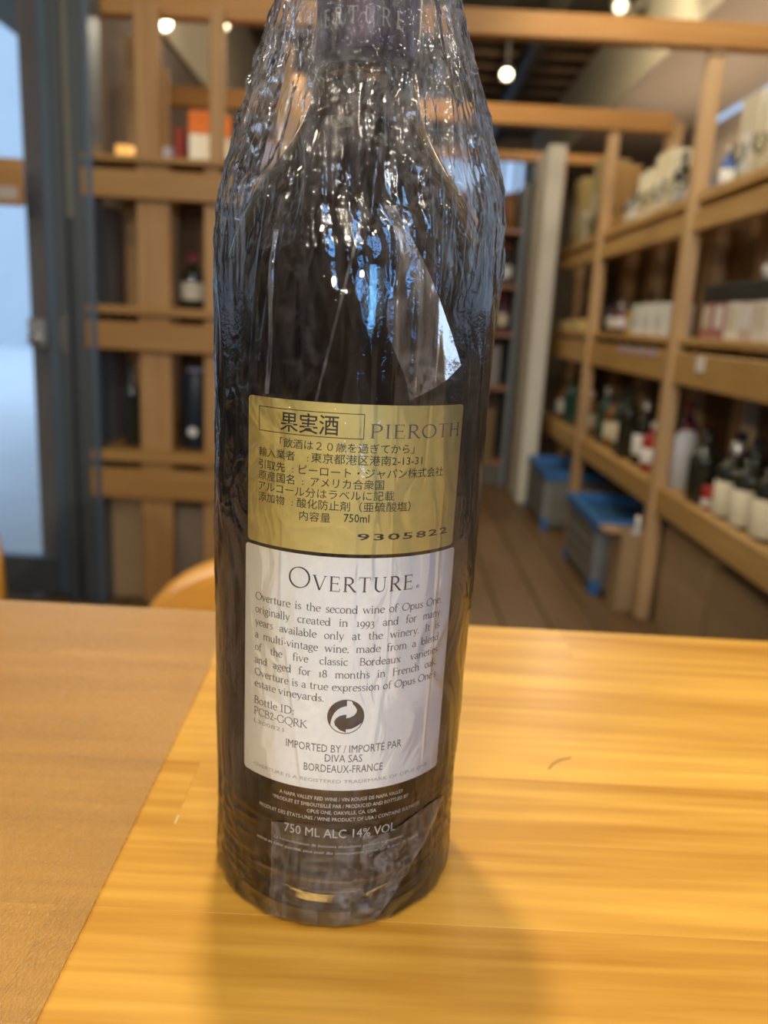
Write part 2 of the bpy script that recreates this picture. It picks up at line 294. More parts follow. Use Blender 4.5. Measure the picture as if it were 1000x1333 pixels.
near = [(0.96, 2.37, DG, None, CAPB, 'plain black bottle behind the white bottle on the low shelf'),
        (0.925, 2.29, DG, None, CAPB, 'plain black bottle between the white bottle and the red can, low shelf'),
        (1.03, 2.20, DG, None, CAPB, 'black bottle in the back row behind the red can, low shelf'),
        (0.93, 2.10, DG, CL, CAPW, 'black bottle with cream label and silver cap, right of the red can'),
        (0.93, 1.99, DG, CL, CAPB, 'black bottle with cream label at the frame edge of the low shelf'),
        (1.03, 2.06, DG, None, CAPB, 'black bottle in the back row behind the cream labelled pair'),
        (1.04, 2.33, PLUM, None, CAPB, 'plum coloured bottle in the back row of the low shelf near the nearest post'),
        (0.935, 1.88, DG, CL, CAPB, 'black bottle just past the frame edge on the low shelf')]
for x, y, g, l, c, lab in near: bottle((x, y, Lw), lab, 'bottles on the low shelf of the near bay', 0.043, 0.205, g, l, c, lz=(0.05, 0.5))
can = empty('red_can', (0.915, 2.20, Lw)); tag(can, 'small bright red can on the low shelf between black bottles', 'can')
link('can_body', lathe([(0, 0), (0.018, 0), (0.020, 0.003), (0.020, 0.060), (0.017, 0.066), (0, 0.066)], 24), RB, can)
link('can_band', lathe([(0.0204, 0.010), (0.0206, 0.011), (0.0206, 0.030), (0.0204, 0.031)], 24), WL, can)
# top shelf near bay
carton('gift_box', (1.02, 2.42, T), (0.12, 0.12, 0.25), P('cream_box', (0.62, 0.58, 0.44), 0.7, noise=0.1), 'tall cream gift box on the top shelf right of the nearest post', extra=WL)
carton('gift_box', (1.02, 2.27, T), (0.12, 0.11, 0.22), P('cream_box_2', (0.66, 0.63, 0.52), 0.7, noise=0.1), 'second cream gift box on the top shelf, nearer the frame edge', extra=CL)
carton('gift_box', (1.03, 2.12, T), (0.12, 0.12, 0.18), P('orange_box', (0.55, 0.30, 0.09), 0.7, noise=0.1), 'orange brown box on the top shelf at the frame edge', extra=CL)
bottle((0.93, 2.44, T), 'small blue bottle beside the nearest post on the top shelf', None, 0.022, 0.12, BLUEG, WL, CAPW)
gprof = [(0, 0), (0.030, 0), (0.031, 0.002), (0.006, 0.006), (0.0035, 0.02), (0.0035, 0.075), (0.010, 0.082), (0.028, 0.105), (0.034, 0.130), (0.030, 0.165), (0.0292, 0.165), (0.0332, 0.130), (0.027, 0.106), (0.009, 0.084), (0, 0.082)]
gmesh = lathe(gprof, 28); gmesh.materials.append(DRINKGLASS)
spots = [(0.90, 2.05), (0.90, 2.18), (0.90, 2.31), (0.90, 2.62), (0.90, 2.74), (0.90, 2.86), (0.90, 2.98), (0.90, 3.10), (0.90, 3.22), (0.90, 3.34), (0.90, 3.46), (0.90, 3.66), (0.90, 3.80), (0.90, 3.94)]
for k, (x, y) in enumerate(spots):
    g = link('wine_glass', gmesh, None, None, (x, y, T)); g.scale = (0.6, 0.6, 0.6)
    tag(g, (['%s stemmed glass on the top shelf of the near bay, counted from the frame edge' % ORD[k]] if k < 3 else ['%s stemmed glass of the middle bay top shelf, counted from the nearest post' % ORD[k-3]] if k < 11 else ['%s stemmed glass of the far bay top shelf, counted from the middle post' % ORD[k-11]])[0], 'glass', 'stemmed glasses along the top shelf')
# top shelf middle bay
carton('gift_box', (0.99, 2.76, T), (0.13, 0.10, 0.10), P('lilac_grey_box', (0.42, 0.40, 0.45), 0.7, noise=0.1), 'low lilac grey box on the top shelf left of the nearest post', extra=WL)
carton('gift_box', (0.97, 3.00, T), (0.11, 0.16, 0.21), P('ivory_box', (0.76, 0.70, 0.50), 0.7, noise=0.1), 'tall ivory gift box on the top shelf in the middle bay', extra=WL)
carton('gift_box', (0.97, 3.20, T), (0.11, 0.14, 0.18), P('ivory_box_2', (0.80, 0.76, 0.60), 0.7, noise=0.1), 'shorter ivory gift box beside the tall one, top shelf middle bay', extra=CL)
bottle((0.95, 2.88, T), 'dark bottle between the lilac box and the ivory box, top shelf', None, 0.03, 0.19, DG, WL, CAPB)
bottle((0.96, 3.38, T), 'grey labelled dark bottle on the top shelf near the middle post', None, 0.034, 0.2, DG, WL, CAPW)
carton('gift_box', (1.0, 3.50, T), (0.10, 0.09, 0.13), P('pale_blue_box', (0.48, 0.52, 0.60), 0.7, noise=0.1), 'pale blue grey box against the middle post, top shelf', extra=WL)
# top shelf far bay
for k, (y, c, h, nm) in enumerate([(3.78, (0.50, 0.30, 0.10), 0.30, 'orange brown'), (3.98, (0.36, 0.30, 0.14), 0.36, 'olive'), (4.18, (0.70, 0.66, 0.52), 0.16, 'off-white'), (4.36, (0.42, 0.34, 0.14), 0.34, 'khaki')]):
    carton('gift_box', (0.98, y, T), (0.13, 0.14, h), P('far_box_%s' % nm, c, 0.7, noise=0.1), '%s box on the top shelf of the far bay' % nm, 'box', 'boxes on the far bay top shelf', extra=CL)
# middle shelf, middle bay
for k in range(3):
    carton('white_box', (0.95, 2.80+k*0.125, Md), (0.10, 0.118, 0.108), P('white_card', (0.70, 0.73, 0.70), 0.65, noise=0.05, nscale=50), ['white square box against the nearest post on the middle shelf', 'white square box in the centre of the three on the middle shelf', 'white square box next to the yellow box on the middle shelf'][k], 'box', 'three white boxes on the middle shelf', extra=P('grey_print', (0.55, 0.58, 0.58), 0.7))
carton('yellow_box', (0.94, 3.16, Md), (0.07, 0.07, 0.085), P('yellow_card', (0.62, 0.42, 0.05), 0.6, noise=0.06), 'small mustard yellow box on the middle shelf', extra=CL)
bottle((0.93, 3.31, Md), 'small dark bottle with lilac white label left of the yellow box', None, 0.028, 0.13, PLUM, P('lilac_label', (0.6, 0.55, 0.62), 0.6), CAPB)
bottle((0.95, 3.43, Md), 'small dark bottle with white cap against the middle post, middle shelf', None, 0.03, 0.12, DG, CL, CAPW)
bottle((1.04, 3.36, Md), 'amber bottle in the back row of the middle shelf, middle bay', None, 0.032, 0.17, AMB, CL, CAPB)
# middle shelf, far bay
carton('gold_box', (0.93, 3.98, Md), (0.09, 0.26, 0.055), P('gold_card', (0.66, 0.52, 0.20), 0.55, noise=0.12), 'flat gold box at the front of the far bay, middle shelf', extra=CL)
carton('gold_box', (0.93, 4.30, Md), (0.09, 0.22, 0.048), P('gold_card_2', (0.60, 0.47, 0.20), 0.55, noise=0.12), 'flat gold box nearest the white column, middle shelf', extra=CL)
for k, y in enumerate((3.78, 3.92, 4.06, 4.20, 4.34)):
    bottle((1.02, y, Md), '%s short plum bottle behind the gold boxes, counted from the middle post' % ORD[k], 'plum bottles of the far bay', 0.036, 0.15, PLUM if k % 2 == 0 else DG, WL if k == 0 else None, CAPB)
carton('olive_box', (1.05, 4.30, Md), (0.05, 0.2, 0.26), P('olive_card', (0.28, 0.23, 0.10), 0.6, noise=0.1), 'tall olive box at the back of the far bay, middle shelf', extra=CL)
# low shelf, middle and far bays
mid = [(0.95, 2.68, DG, CL, CAPB, 0.22, 'dark bottle with cream label left of the nearest post, low shelf'), (0.94, 2.80, RB, WL, CAPW, 0.17, 'red bottle with white label on the low shelf, middle bay'),
       (0.95, 2.94, DG, WL, CAPW, 0.23, 'dark bottle with white label and silver cap, middle bay low shelf'), (0.93, 3.08, DG, None, CAPB, 0.27, 'tall plain black bottle in the middle bay, low shelf'),
       (0.95, 3.22, GG, CL, CAPB, 0.25, 'dark green bottle with cream label, middle bay low shelf'), (0.95, 3.36, AMB, CL, CAPB, 0.22, 'amber bottle with cream label, middle bay low shelf'), (0.95, 3.48, GG, None, CAPW, 0.24, 'dark green bottle with silver cap against the middle post'),
       (1.04, 2.76, PLUM, None, CAPR, 0.25, 'maroon capped bottle in the back row, middle bay low shelf'), (1.04, 3.02, DG, None, CAPR, 0.26, 'black bottle with maroon cap in the back row, middle bay low shelf'),
       (0.95, 3.74, AMB, CL, CAPW, 0.20, 'amber bottle beside the middle post, far bay low shelf'), (0.95, 3.88, GG, None, CAPB, 0.26, 'nearest of the plain green bottles, far bay low shelf'), (0.96, 4.02, GG, None, CAPB, 0.27, 'centre one of the plain green bottles, far bay low shelf'),
       (0.95, 4.16, GG, None, CAPB, 0.25, 'farthest of the plain green bottles, far bay low shelf'), (0.95, 4.34, AMB, WL, CAPB, 0.22, 'amber bottle with white label nearest the white column')]
for x, y, g, l, c, h, lab in mid: bottle((x, y, Lw), lab, 'bottles on the low shelf of the middle and far bays', 0.037, h, g, l, c)
# floor level: folding crates and cartons
CB = P('blue_plastic', (0.035, 0.16, 0.42), 0.4); CG = P('grey_plastic', (0.17, 0.175, 0.165), 0.5, noise=0.1)
def crate(loc, L, Wd, H, label, group):
    o = empty('folding_crate', loc); tag(o, label, 'crate', group)
    t = 0.012
    for nm, bx in (('side_panel', (0, t, 0.03, L-0.03, 0.02, H-0.03)), ('side_panel', (Wd-t, Wd, 0.03, L-0.03, 0.02, H-0.03)), ('end_panel', (0.03, Wd-0.03, 0, t, 0.02, H-0.03)), ('end_panel', (0.03, Wd-0.03, L-t, L, 0.02, H-0.03))):
        q = link(nm, boxes([bx], 0.003), CG, o)
    for z in (0.06, 0.11, 0.16):
        link('rib', boxes([(-0.004, 0.001, 0.05, L-0.05, z, z+0.012)], 0.001), CG, o)
    for cx_ in (0, Wd-0.03):
        for cy_ in (0, L-0.03):
            link('corner_post', boxes([(cx_, cx_+0.03, cy_, cy_+0.03, 0.05, H-0.04)], 0.004), P('grey_corner', (0.23, 0.24, 0.25), 0.5), o)
            link('corner_foot', boxes([(cx_-0.002, cx_+0.032, cy_-0.002, cy_+0.032, 0, 0.05)], 0.004), CB, o)
    link('rim', boxes([(-0.006, 0.022, -0.006, L+0.006, H-0.04, H), (Wd-0.022, Wd+0.006, -0.006, L+0.006, H-0.04, H), (0.022, Wd-0.022, -0.006, 0.02, H-0.04, H), (0.022, Wd-0.022, L-0.02, L+0.006, H-0.04, H)], 0.003), CB, o)
    link('floor_panel', boxes([(0.01, Wd-0.01, 0.01, L-0.01, 0.008, 0.02)], 0.002), CG, o)
    link('lid', boxes([(0.02, Wd-0.02, 0.015, L-0.015, H-0.06, H-0.045)], 0.003), P('blue_lid', (0.03, 0.10, 0.22), 0.45), o)
crate((0.752, 2.70, 0), 0.46, 0.34, 0.275, 'grey folding crate with bright blue rim, nearest one under the shelves', 'folding crates on the floor')
crate((0.745, 3.61, 0), 0.46, 0.34, 0.275, 'grey folding crate with blue rim beside the white column', 'folding crates on the floor')
cb = empty('cardboard_carton', (0.90, 2.60, 0)); tag(cb, 'open brown carton holding wrapped goods between crate and post', 'box')
link('carton_wall', boxes([(-0.10, 0.10, -0.055, -0.05, 0, 0.27), (-0.10, 0.10, 0.05, 0.055, 0, 0.27), (-0.105, -0.10, -0.055, 0.055, 0, 0.27), (0.10, 0.105, -0.055, 0.055, 0, 0.27), (-0.1, 0.1, -0.05, 0.05, 0, 0.005)], 0.001), CARD, cb)
link('flap', boxes([(-0.16, -0.103, -0.05, 0.05, 0.268, 0.272)], 0.001), CARD, cb)
bottle((0.86, 2.60, 0.006), 'silver white wrapped bottle poking out of the open carton', 'bottles in the open carton', 0.03, 0.31, P('silver_wrap', (0.55, 0.56, 0.62), 0.35), None, CAPW, sh=0.7)
bottle((0.935, 2.60, 0.006), 'pinkish red wrapped bottle in the open carton', 'bottles in the open carton', 0.03, 0.30, P('pink_wrap', (0.45, 0.16, 0.12), 0.5), None, CAPR, sh=0.7)
carton('cardboard_carton', (0.99, 2.27, 0), (0.18, 0.36, 0.33), CARD, 'large brown carton under the near bay beside the nearest post')
carton('cardboard_carton', (0.99, 1.88, 0), (0.18, 0.38, 0.31), P('brown_cardboard_2', (0.33, 0.22, 0.11), 0.85, noise=0.1), 'large brown carton under the near bay at the frame edge')
carton('cardboard_carton', (0.98, 3.36, 0), (0.18, 0.24, 0.22), CARD, 'brown carton on the floor between the two blue crates', extra=CL)

# ------------------------------------------------------------------ shelf at the end of the aisle
bs = empty('shelving_unit', (0.3, 4.6, 0)); tag(bs, 'dark reddish shelving full of bottles across the far end of the aisle', 'shelving')
RW = wood('reddish_shelf_timber', (0.36, 0.18, 0.10), (0.24, 0.11, 0.06), (2, 18, 18), fine=(6, 90, 90))
part('side_panel', [(-0.30, -0.27, 4.60, 4.95, 0, 1.66)], RW, bs); part('side_panel', [(0.68, 0.71, 4.60, 4.95, 0, 1.66)], P('blue_grey_side', (0.20, 0.22, 0.24), 0.6), bs, label='blue grey side panel')
part('back_panel', [(-0.30, 0.71, 4.95, 4.97, 0, 1.66)], DARKWOOD, bs)
part('plinth', [(-0.27, 0.68, 4.61, 4.63, 0, 0.12)], P('grey_plinth', (0.12, 0.115, 0.10), 0.7), bs)
for z in (0.12, 0.55, 0.85, 1.11, 1.40): part('shelf_board', [(-0.27, 0.68, 4.60, 4.94, z, z+0.025)], RW, bs)
cols = [PLUM, DG, AMB, PLUM, RB, DG]
for j, z in enumerate((0.875, 1.135, 1.425)):
    for k in range(7):
        bottle((0.10+k*0.088, 4.70, z+0.001), '%s bottle from the right end of the far shelving, %s row' % (ORD[6-k], ['lower', 'middle', 'upper'][j]), 'bottles on the far shelving', 0.034, 0.21 if j < 2 else 0.2, cols[(k*2+j) % 6], (CL, WL, None)[(k+j) % 3], (CAPR, CAPB, GL)[(k*j+k) % 3])
carton('cardboard_carton', (0.48, 4.78, 0.146), (0.3, 0.28, 0.3), P('dark_card', (0.20, 0.13, 0.06), 0.85), 'dark brown carton on the bottom shelf at the end of the aisle', extra=CARD)
carton('cardboard_carton', (0.50, 4.78, 0.576), (0.26, 0.26, 0.22), P('grey_card', (0.26, 0.25, 0.25), 0.85), 'grey carton on the second shelf at the end of the aisle', extra=WL)

# ------------------------------------------------------------------ left lattice shelving
ls = empty('shelving_unit', (-0.7, 2.4, 0)); tag(ls, 'pine lattice shelving between glass door and wine bottle', 'shelving')
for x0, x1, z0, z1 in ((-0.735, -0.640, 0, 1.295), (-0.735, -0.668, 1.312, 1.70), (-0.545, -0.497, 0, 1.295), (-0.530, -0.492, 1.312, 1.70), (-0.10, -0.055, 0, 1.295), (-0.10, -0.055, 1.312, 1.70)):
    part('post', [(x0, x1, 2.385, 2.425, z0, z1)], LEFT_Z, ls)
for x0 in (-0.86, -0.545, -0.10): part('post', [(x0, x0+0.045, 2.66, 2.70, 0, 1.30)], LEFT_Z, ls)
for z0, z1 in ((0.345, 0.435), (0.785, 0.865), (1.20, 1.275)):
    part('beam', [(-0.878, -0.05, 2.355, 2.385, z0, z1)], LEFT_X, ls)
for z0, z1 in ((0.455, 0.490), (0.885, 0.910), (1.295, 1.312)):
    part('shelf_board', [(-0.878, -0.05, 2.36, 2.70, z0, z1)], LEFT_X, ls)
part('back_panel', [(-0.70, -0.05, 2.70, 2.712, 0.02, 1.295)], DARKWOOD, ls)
part('side_panel', [(-0.885, -0.870, 2.56, 2.71, 0.02, 1.2)], P('grey_brown_panel', (0.17, 0.15, 0.135), 0.7), ls)
bottle((-0.587, 2.47, 0.491), 'blue black canister bottle with round white label on the left low shelf', None, 0.041, 0.245, P('blue_black', (0.016, 0.024, 0.04), 0.4), None, P('lavender_cap', (0.3, 0.3, 0.4), 0.4), sh=0.86, neck=0.6)
dot = tag(link('round_sticker', lathe([(0, 0), (0.014, 0.0005), (0.014, 0.001), (0, 0.001)], 24, False), WL), None)
dot.parent = bpy.data.objects['canister'] if 'canister' in bpy.data.objects else [o for o in bpy.data.objects if o.get('label', '').startswith('blue black canister')][0]
dot.matrix_local = Matrix.Translation((-0.002, -0.0412, 0.055)) @ Matrix.Rotation(math.radians(90), 4, 'X')
dot['label'] = 'round white sticker'
bottle((-0.785, 2.47, 0.491), 'dark slim bottle beside the wide post on the left low shelf', None, 0.024, 0.25, DG, None, CAPB)
bottle((-0.752, 2.50, 0.491), 'pale lilac bottle half hidden by the wide post, left low shelf', None, 0.022, 0.23, P('pale_lilac', (0.35, 0.32, 0.36), 0.4), None, CAPW)
for k, x in enumerate((-0.61, -0.45, -0.36, -0.27)):
    bottle((x, 2.52, 0.911), ['dark bottle with cream label framed by the left middle opening', 'dark bottle just left of the wrapped bottle on the left middle shelf', 'plum bottle hidden behind the wrapped bottle, left middle shelf', 'amber bottle hidden behind the wrapped bottle, left middle shelf'][k], 'bottles on the left middle shelf', 0.034, 0.16, (DG, DG, PLUM, AMB)[k], (CL, WL, CL, WL)[k], CAPR)
carton('cardboard_carton', (-0.775, 2.54, 0), (0.15, 0.21, 0.33), CARD, 'brown carton at floor level left of the wide post', extra=None)
carton('cardboard_carton', (-0.59, 2.54, 0), (0.16, 0.21, 0.31), P('grey_brown_card', (0.20, 0.15, 0.11), 0.85, noise=0.1), 'grey brown carton at floor level right of the wide post', extra=None)
pk = empty('pink_pouch', (-0.565, 2.50, 0.311)); tag(pk, 'small bright pink pouch lying on the carton in the left shelving', 'pouch')
link('pouch_body', lathe([(0, 0), (0.025, 0.001), (0.032, 0.008), (0.028, 0.018), (0.012, 0.024), (0, 0.025)], 20), P('pink_cloth', (0.62, 0.06, 0.14), 0.7), pk)
# second left frame and its goods
l2 = empty('shelving_unit', (-0.9, 3.0, 0)); tag(l2, 'second pine lattice behind the left shelving, against the brown wall', 'shelving')
part('post', [(-0.955, -0.91, 3.0, 3.045, 0, 1.80)], SHELF_Z, l2); part('post', [(-0.43, -0.385, 3.0, 3.045, 0, 1.80)], SHELF_Z, l2)
part('post', [(-0.955, -0.91, 3.36, 3.40, 0, 1.80)], SHELF_Z, l2); part('post', [(-0.43, -0.385, 3.36, 3.40, 0, 1.80)], SHELF_Z, l2)
for z in (0.46, 0.89, 1.27): part('shelf_board', [(-0.96, -0.38, 3.0, 3.4, z, z+0.03)], SHELF_X, l2)
carton('gift_box', (-0.69, 3.12, 1.301), (0.13, 0.10, 0.29), P('warm_white_box', (0.95, 0.90, 0.72), 0.6), 'bright warm white gift box with orange top seen through the left lattice', lid=P('orange_lid', (0.85, 0.22, 0.03), 0.6), lidh=0.26)
carton('gift_box', (-0.79, 3.10, 1.301), (0.03, 0.08, 0.23), P('dark_red_box', (0.28, 0.03, 0.02), 0.6), 'slim dark red box beside the bright white gift box')
carton('gift_box', (-0.845, 3.14, 1.301), (0.06, 0.08, 0.17), P('lilac_white_box', (0.55, 0.50, 0.58), 0.6), 'pale lilac box behind the wide post on the upper left')
carton('gift_box', (-0.50, 3.12, 1.301), (0.09, 0.08, 0.2), P('lilac_box_b', (0.45, 0.45, 0.58), 0.6), 'lilac blue box just left of the wrapped bottle, upper left shelf')
cn = empty('lamplit_jar', (-0.80, 2.50, 1.313)); tag(cn, 'lamplight put in as glow on a small amber candle jar on the left top shelf', 'trinket')
link('jar', lathe([(0, 0), (0.025, 0), (0.027, 0.004), (0.027, 0.045), (0.0255, 0.045), (0.025, 0.006), (0, 0.005)], 24), P('amber_lamplit_glow', (0.7, 0.35, 0.1), 0.3, emit=(1.0, 0.5, 0.12), es=0.9), cn)  # amber emission stands for lamplight falling on a small shelf object

# ------------------------------------------------------------------ ceiling: ducts, track, spots
dk = tag(link('air_duct', tube([(0.15, 1.5, 2.48), (0.15, 8.0, 2.48)], 0.10, 20), P('dark_duct', (0.07, 0.065, 0.05), 0.5, metal=0.4)), 'round dark air duct running along the ceiling', 'duct')
tag(link('air_duct', tube([(0.75, 1.5, 2.52), (0.75, 8.0, 2.52)], 0.06, 20), P('dark_duct_b', (0.10, 0.09, 0.06), 0.5, metal=0.4)), 'thin olive duct on the ceiling beside the cream soffit', 'duct')
sl = tag(link('ceiling_slats', boxes([(-0.98, 1.19, 5.4+k*0.28, 5.47+k*0.28, 2.595, 2.619) for k in range(9)], 0), P('brown_slat', (0.22, 0.12, 0.05), 0.7)), kind='structure')
SPM = P('lamp_shell', (0.35, 0.33, 0.28), 0.4, metal=0.3)
def spot(loc, aim, label, es, power=0, size=70):
    o = empty('track_spotlight', loc); tag(o, label, 'lamp', 'track spotlights')
    d = (Vector(aim)-Vector(loc)).normalized(); q = d.to_track_quat('-Z', 'Y').to_matrix().to_4x4()
    s = link('lamp_shade', lathe([(0.026, 0.11), (0.034, 0.10), (0.036, 0.0), (0.038, -0.004), (0.033, -0.004), (0.032, 0.02), (0, 0.022)], 24), SPM, o); s.matrix_local = q
    b = link('bulb', lathe([(0, -0.018), (0.014, -0.014), (0.024, -0.002), (0.028, 0.010), (0.02, 0.019), (0, 0.02)], 24), P('lamp_glow', (1, 0.9, 0.7), 0.4, emit=(1.0, 0.86, 0.60), es=es), o); b.matrix_local = q
    top = 2.62-loc[2]
    link('stem', tube([(0, 0, 0.05), (0, 0, max(0.08, top))], 0.008), SPM, o)
    if power: light('spot_beam', 'SPOT', tuple(Vector(loc)+d*0.02), power, (1.0, 0.85, 0.62), aim, spot_size=math.radians(size), spot_blend=0.7, shadow_soft_size=0.03)
spot((0.60, 5.2, 2.35), (0.3, 3.5, 1.0), 'spotlight hanging from the ceiling right of the bottle', 14, 14)
spot((0.98, 4.15, 2.37), (1.05, 2.9, 1.4), 'spotlight near the cream soffit at the top edge', 3, 22)
spot((-0.70, 4.55, 2.36), (0.0, 0.3, 0.75), 'brightest spotlight, just left of the bottle neck', 40, 14)
spot((-0.935, 3.42, 1.975), (-0.6, 2.0, 1.2), 'left one of the two bright lamps above the left lattice', 16, 0)
spot((-0.705, 3.36, 1.965), (-0.62, 2.6, 1.2), 'right one of the two bright lamps above the left lattice', 24, 8)
spot((0.45, 2.0, 2.3), (0.95, 2.6, 0.9), 'ceiling spotlight over the near bay, above the frame', 14, 34, 90)
spot((0.55, 3.4, 2.3), (1.3, 4.8, 2.4), 'ceiling spotlight lighting the cream soffit, above the frame', 14, 45, 90)
spot((0.0, 1.7, 2.3), (-0.6, 2.4, 0.9), 'ceiling spotlight aimed at the left shelving, above the frame', 14, 11, 80)

spot((-0.25, 2.05, 2.3), (-0.69, 3.1, 1.42), 'added spotlight brightening the white gift box, above the frame', 14, 30, 26)  # extra unseen spot, added to lift the gift box behind the lattice
# ------------------------------------------------------------------ chairs
def make_chair(name):
    o = empty(name)
    # bent plywood back: curved arch panel
    n = 24; V = []; Fc = []
    for side in (0, 1):
        for i in range(n+1):
            a = math.pi*i/n
            for j in range(9):
                t = j/8
                x = -0.20*math.cos(a)*(0.25+0.75*t) if False else -0.20*math.cos(a)
                z = 0.40+0.19*(max(0.0, math.sin(a))**0.55)*t + 0.0
                y = 0.02 + 0.05*(1-(x/0.20)**2) + (0.012 if side else 0) + 0.03*t
                V.append((x, y, z))
    m = (n+1)*9
    for i in range(n):
        for j in range(8):
            a = i*9+j
            Fc.append((a, a+9, a+10, a+1)); Fc.append((m+a, m+a+1, m+a+10, m+a+9))
    for i in range(n):
        a = i*9+8; Fc.append((a, a+9, m+a+9, m+a)); a = i*9; Fc.append((a, m+a, m+a+9, a+9))
    me = bpy.data.meshes.new('m'); me.from_pydata(V, [], Fc); me.shade_smooth()
    link('backrest', me, CHAIRW, o)
    link('seat', lathe([(0, 0.405), (0.17, 0.405), (0.188, 0.412), (0.19, 0.42), (0.183, 0.430), (0, 0.425)], 40, True, (0, -0.13, 0)), CHAIRW, o)
    for sx in (-1, 1):
        for sy in (-1, 1):
            link('leg', tube([(sx*0.12, -0.13+sy*0.12, 0.405), (sx*0.165, -0.13+sy*0.165, 0.0)], 0.014), CHAIRW, o)
    return o
ch = make_chair('chair'); ch.location = (-0.125, 0.97, 0); ch.rotation_euler = (0, 0, 0)
tag(ch, 'orange plywood chair with rounded back behind the table, left of the bottle', 'chair', 'chairs behind the table')
c2 = ch.copy(); col.objects.link(c2); c2.location = (-0.84, 1.30, 0); c2.rotation_euler = (0, 0, math.radians(-20))
for k in ch.children:
    q = k.copy(); col.objects.link(q); q.parent = c2
c2['label'] = 'orange plywood chair cut off by the left frame edge behind the table'

# ------------------------------------------------------------------ table
tb = empty('table', (0, 0.2, 0)); tag(tb, 'laminated pine table in the foreground with the wrapped bottle on it', 'table')
ys = [-0.135, -0.09, -0.045, 0.0, 0.044, 0.0885, 0.1335, 0.178, 0.2225, 0.267, 0.311, 0.357, 0.402, 0.447, 0.4895]
joints = {7: [-0.099, 0.42], 9: [-0.0725, 0.55], 6: [0.2], 8: [-0.42, 0.38], 10: [0.24], 11: [-0.3, 0.3], 12: [-0.18, 0.5], 13: [0.12], 5: [-0.3], 3: [0.1], 1: [-0.1]}
for i in range(len(ys)-1):
    xs = [-0.75]+joints.get(i, [])+[0.75]
    for a, b in zip(xs, xs[1:]):
        g = 0.00002
        o = link('stave', boxes([(a+g, b-g, ys[i]+g-0.2, ys[i+1]-g-0.2, TZ-0.03, TZ)], 0.00006), PINE, tb)
        t_ = {9: .45, 8: .30, 7: .60, 10: .10, 11: .50, 12: .2, 13: .45, 6: .3}.get(i, random.random())
        if i == 9 and b < 0: t_ = .95
        if i == 8 and False: t_ = .1
        if i == 7 and b < 0: t_ = .05
        if i == 10 and b > 0.3: t_ = .6
        o.color = (t_, t_, t_, 1)
link('edge_strip', boxes([(-0.75, 0.75, -0.137-0.2, -0.135-0.2, TZ-0.03, TZ)], 0), PINE, tb)
link('filler', boxes([(-0.0728, -0.0716, 0.2676-0.2, 0.2735-0.2, TZ-0.002, TZ+0.00006)], 0.0003), P('pale_filler', (0.60, 0.46, 0.24), 0.6), tb)
for x in (-0.68, 0.68):
    for y in (-0.09-0.2+0.02, 0.43-0.2):
        link('leg', boxes([(x-0.03, x+0.03, y-0.03, y+0.03, 0, TZ-0.03)], 0.004), SHELF_Z, tb)
link('apron', boxes([(-0.65, 0.65, 0.42-0.2, 0.44-0.2, TZ-0.10, TZ-0.03)], 0.002), SHELF_X, tb)
link('apron', boxes([(-0.65, 0.65, -0.09-0.2, -0.07-0.2, TZ-0.10, TZ-0.03)], 0.002), SHELF_X, tb)
# curved pencil like scratch on the top, right of the bottle
link('scratch', tube([(0.0805, 0.3205-0.2, TZ), (0.083, 0.3245-0.2, TZ), (0.087, 0.3285-0.2, TZ), (0.0925, 0.3310-0.2, TZ)], 0.00032, 6), P('grey_mark', (0.16, 0.10, 0.035), 0.6), tb)

# clear textured vinyl mat on the left of the table
def vinyl():
    m = bpy.data.materials.new('clear_embossed_vinyl'); m.use_nodes = True; nt = m.node_tree; N = nt.nodes; L = nt.links
    N.remove(N['Principled BSDF']); t = N.new('ShaderNodeBsdfTransparent'); t.inputs[0].default_value = (0.97, 0.94, 0.88, 1)
    g = N.new('ShaderNodeBsdfGlossy'); g.inputs['Roughness'].default_value = 0.28; g.inputs[0].default_value = (1, 0.97, 0.93, 1)
    d = N.new('ShaderNodeBsdfDiffuse'); d.inputs[0].default_value = (0.78, 0.53, 0.19, 1)
    tc = N.new('ShaderNodeTexCoord'); mp = N.new('ShaderNodeMapping'); mp.inputs['Scale'].default_value = (1500, 380, 1); L.new(tc.outputs['Object'], mp.inputs[0])
    n = N.new('ShaderNodeTexNoise'); n.inputs['Scale'].default_value = 1; n.inputs['Detail'].default_value = 3; n.inputs['Distortion'].default_value = 0.6; L.new(mp.outputs[0], n.inputs['Vector'])
    bp = N.new('ShaderNodeBump'); bp.inputs['Strength'].default_value = 0.85; bp.inputs['Distance'].default_value = 0.0009; L.new(n.outputs[0], bp.inputs['Height'])
    for s in (g, d): L.new(bp.outputs[0], s.inputs['Normal'])
    m1 = N.new('ShaderNodeMixShader'); m1.inputs[0].default_value = 0.24; L.new(t.outputs[0], m1.inputs[1]); L.new(d.outputs[0], m1.inputs[2])
    fr = N.new('ShaderNodeFresnel'); fr.inputs[0].default_value = 1.5; L.new(bp.outputs[0], fr.inputs['Normal'])
    m2 = N.new('ShaderNodeMixShader'); L.new(fr.outputs[0], m2.inputs[0]); L.new(m1.outputs[0], m2.inputs[1]); L.new(g.outputs[0], m2.inputs[2])
    L.new(m2.outputs[0], N['Material Output'].inputs[0]); return m
bm = bmesh.new()
out = [(-0.0852, -0.12), (-0.0858, 0.16), (-0.0872, 0.28), (-0.0890, 0.400), (-0.0925, 0.440), (-0.100, 0.488), (-0.70, 0.488), (-0.70, -0.12)]
vb = [bm.verts.new((x, y, TZ+0.0003)) for x, y in out]; vt = [bm.verts.new((x, y, TZ+0.0013)) for x, y in out]
bm.faces.new(vt)
for i in range(len(out)):
    j = (i+1) % len(out); bm.faces.new((vb[i], vb[j], vt[j], vt[i]))
bmesh.ops.recalc_face_normals(bm, faces=bm.faces)
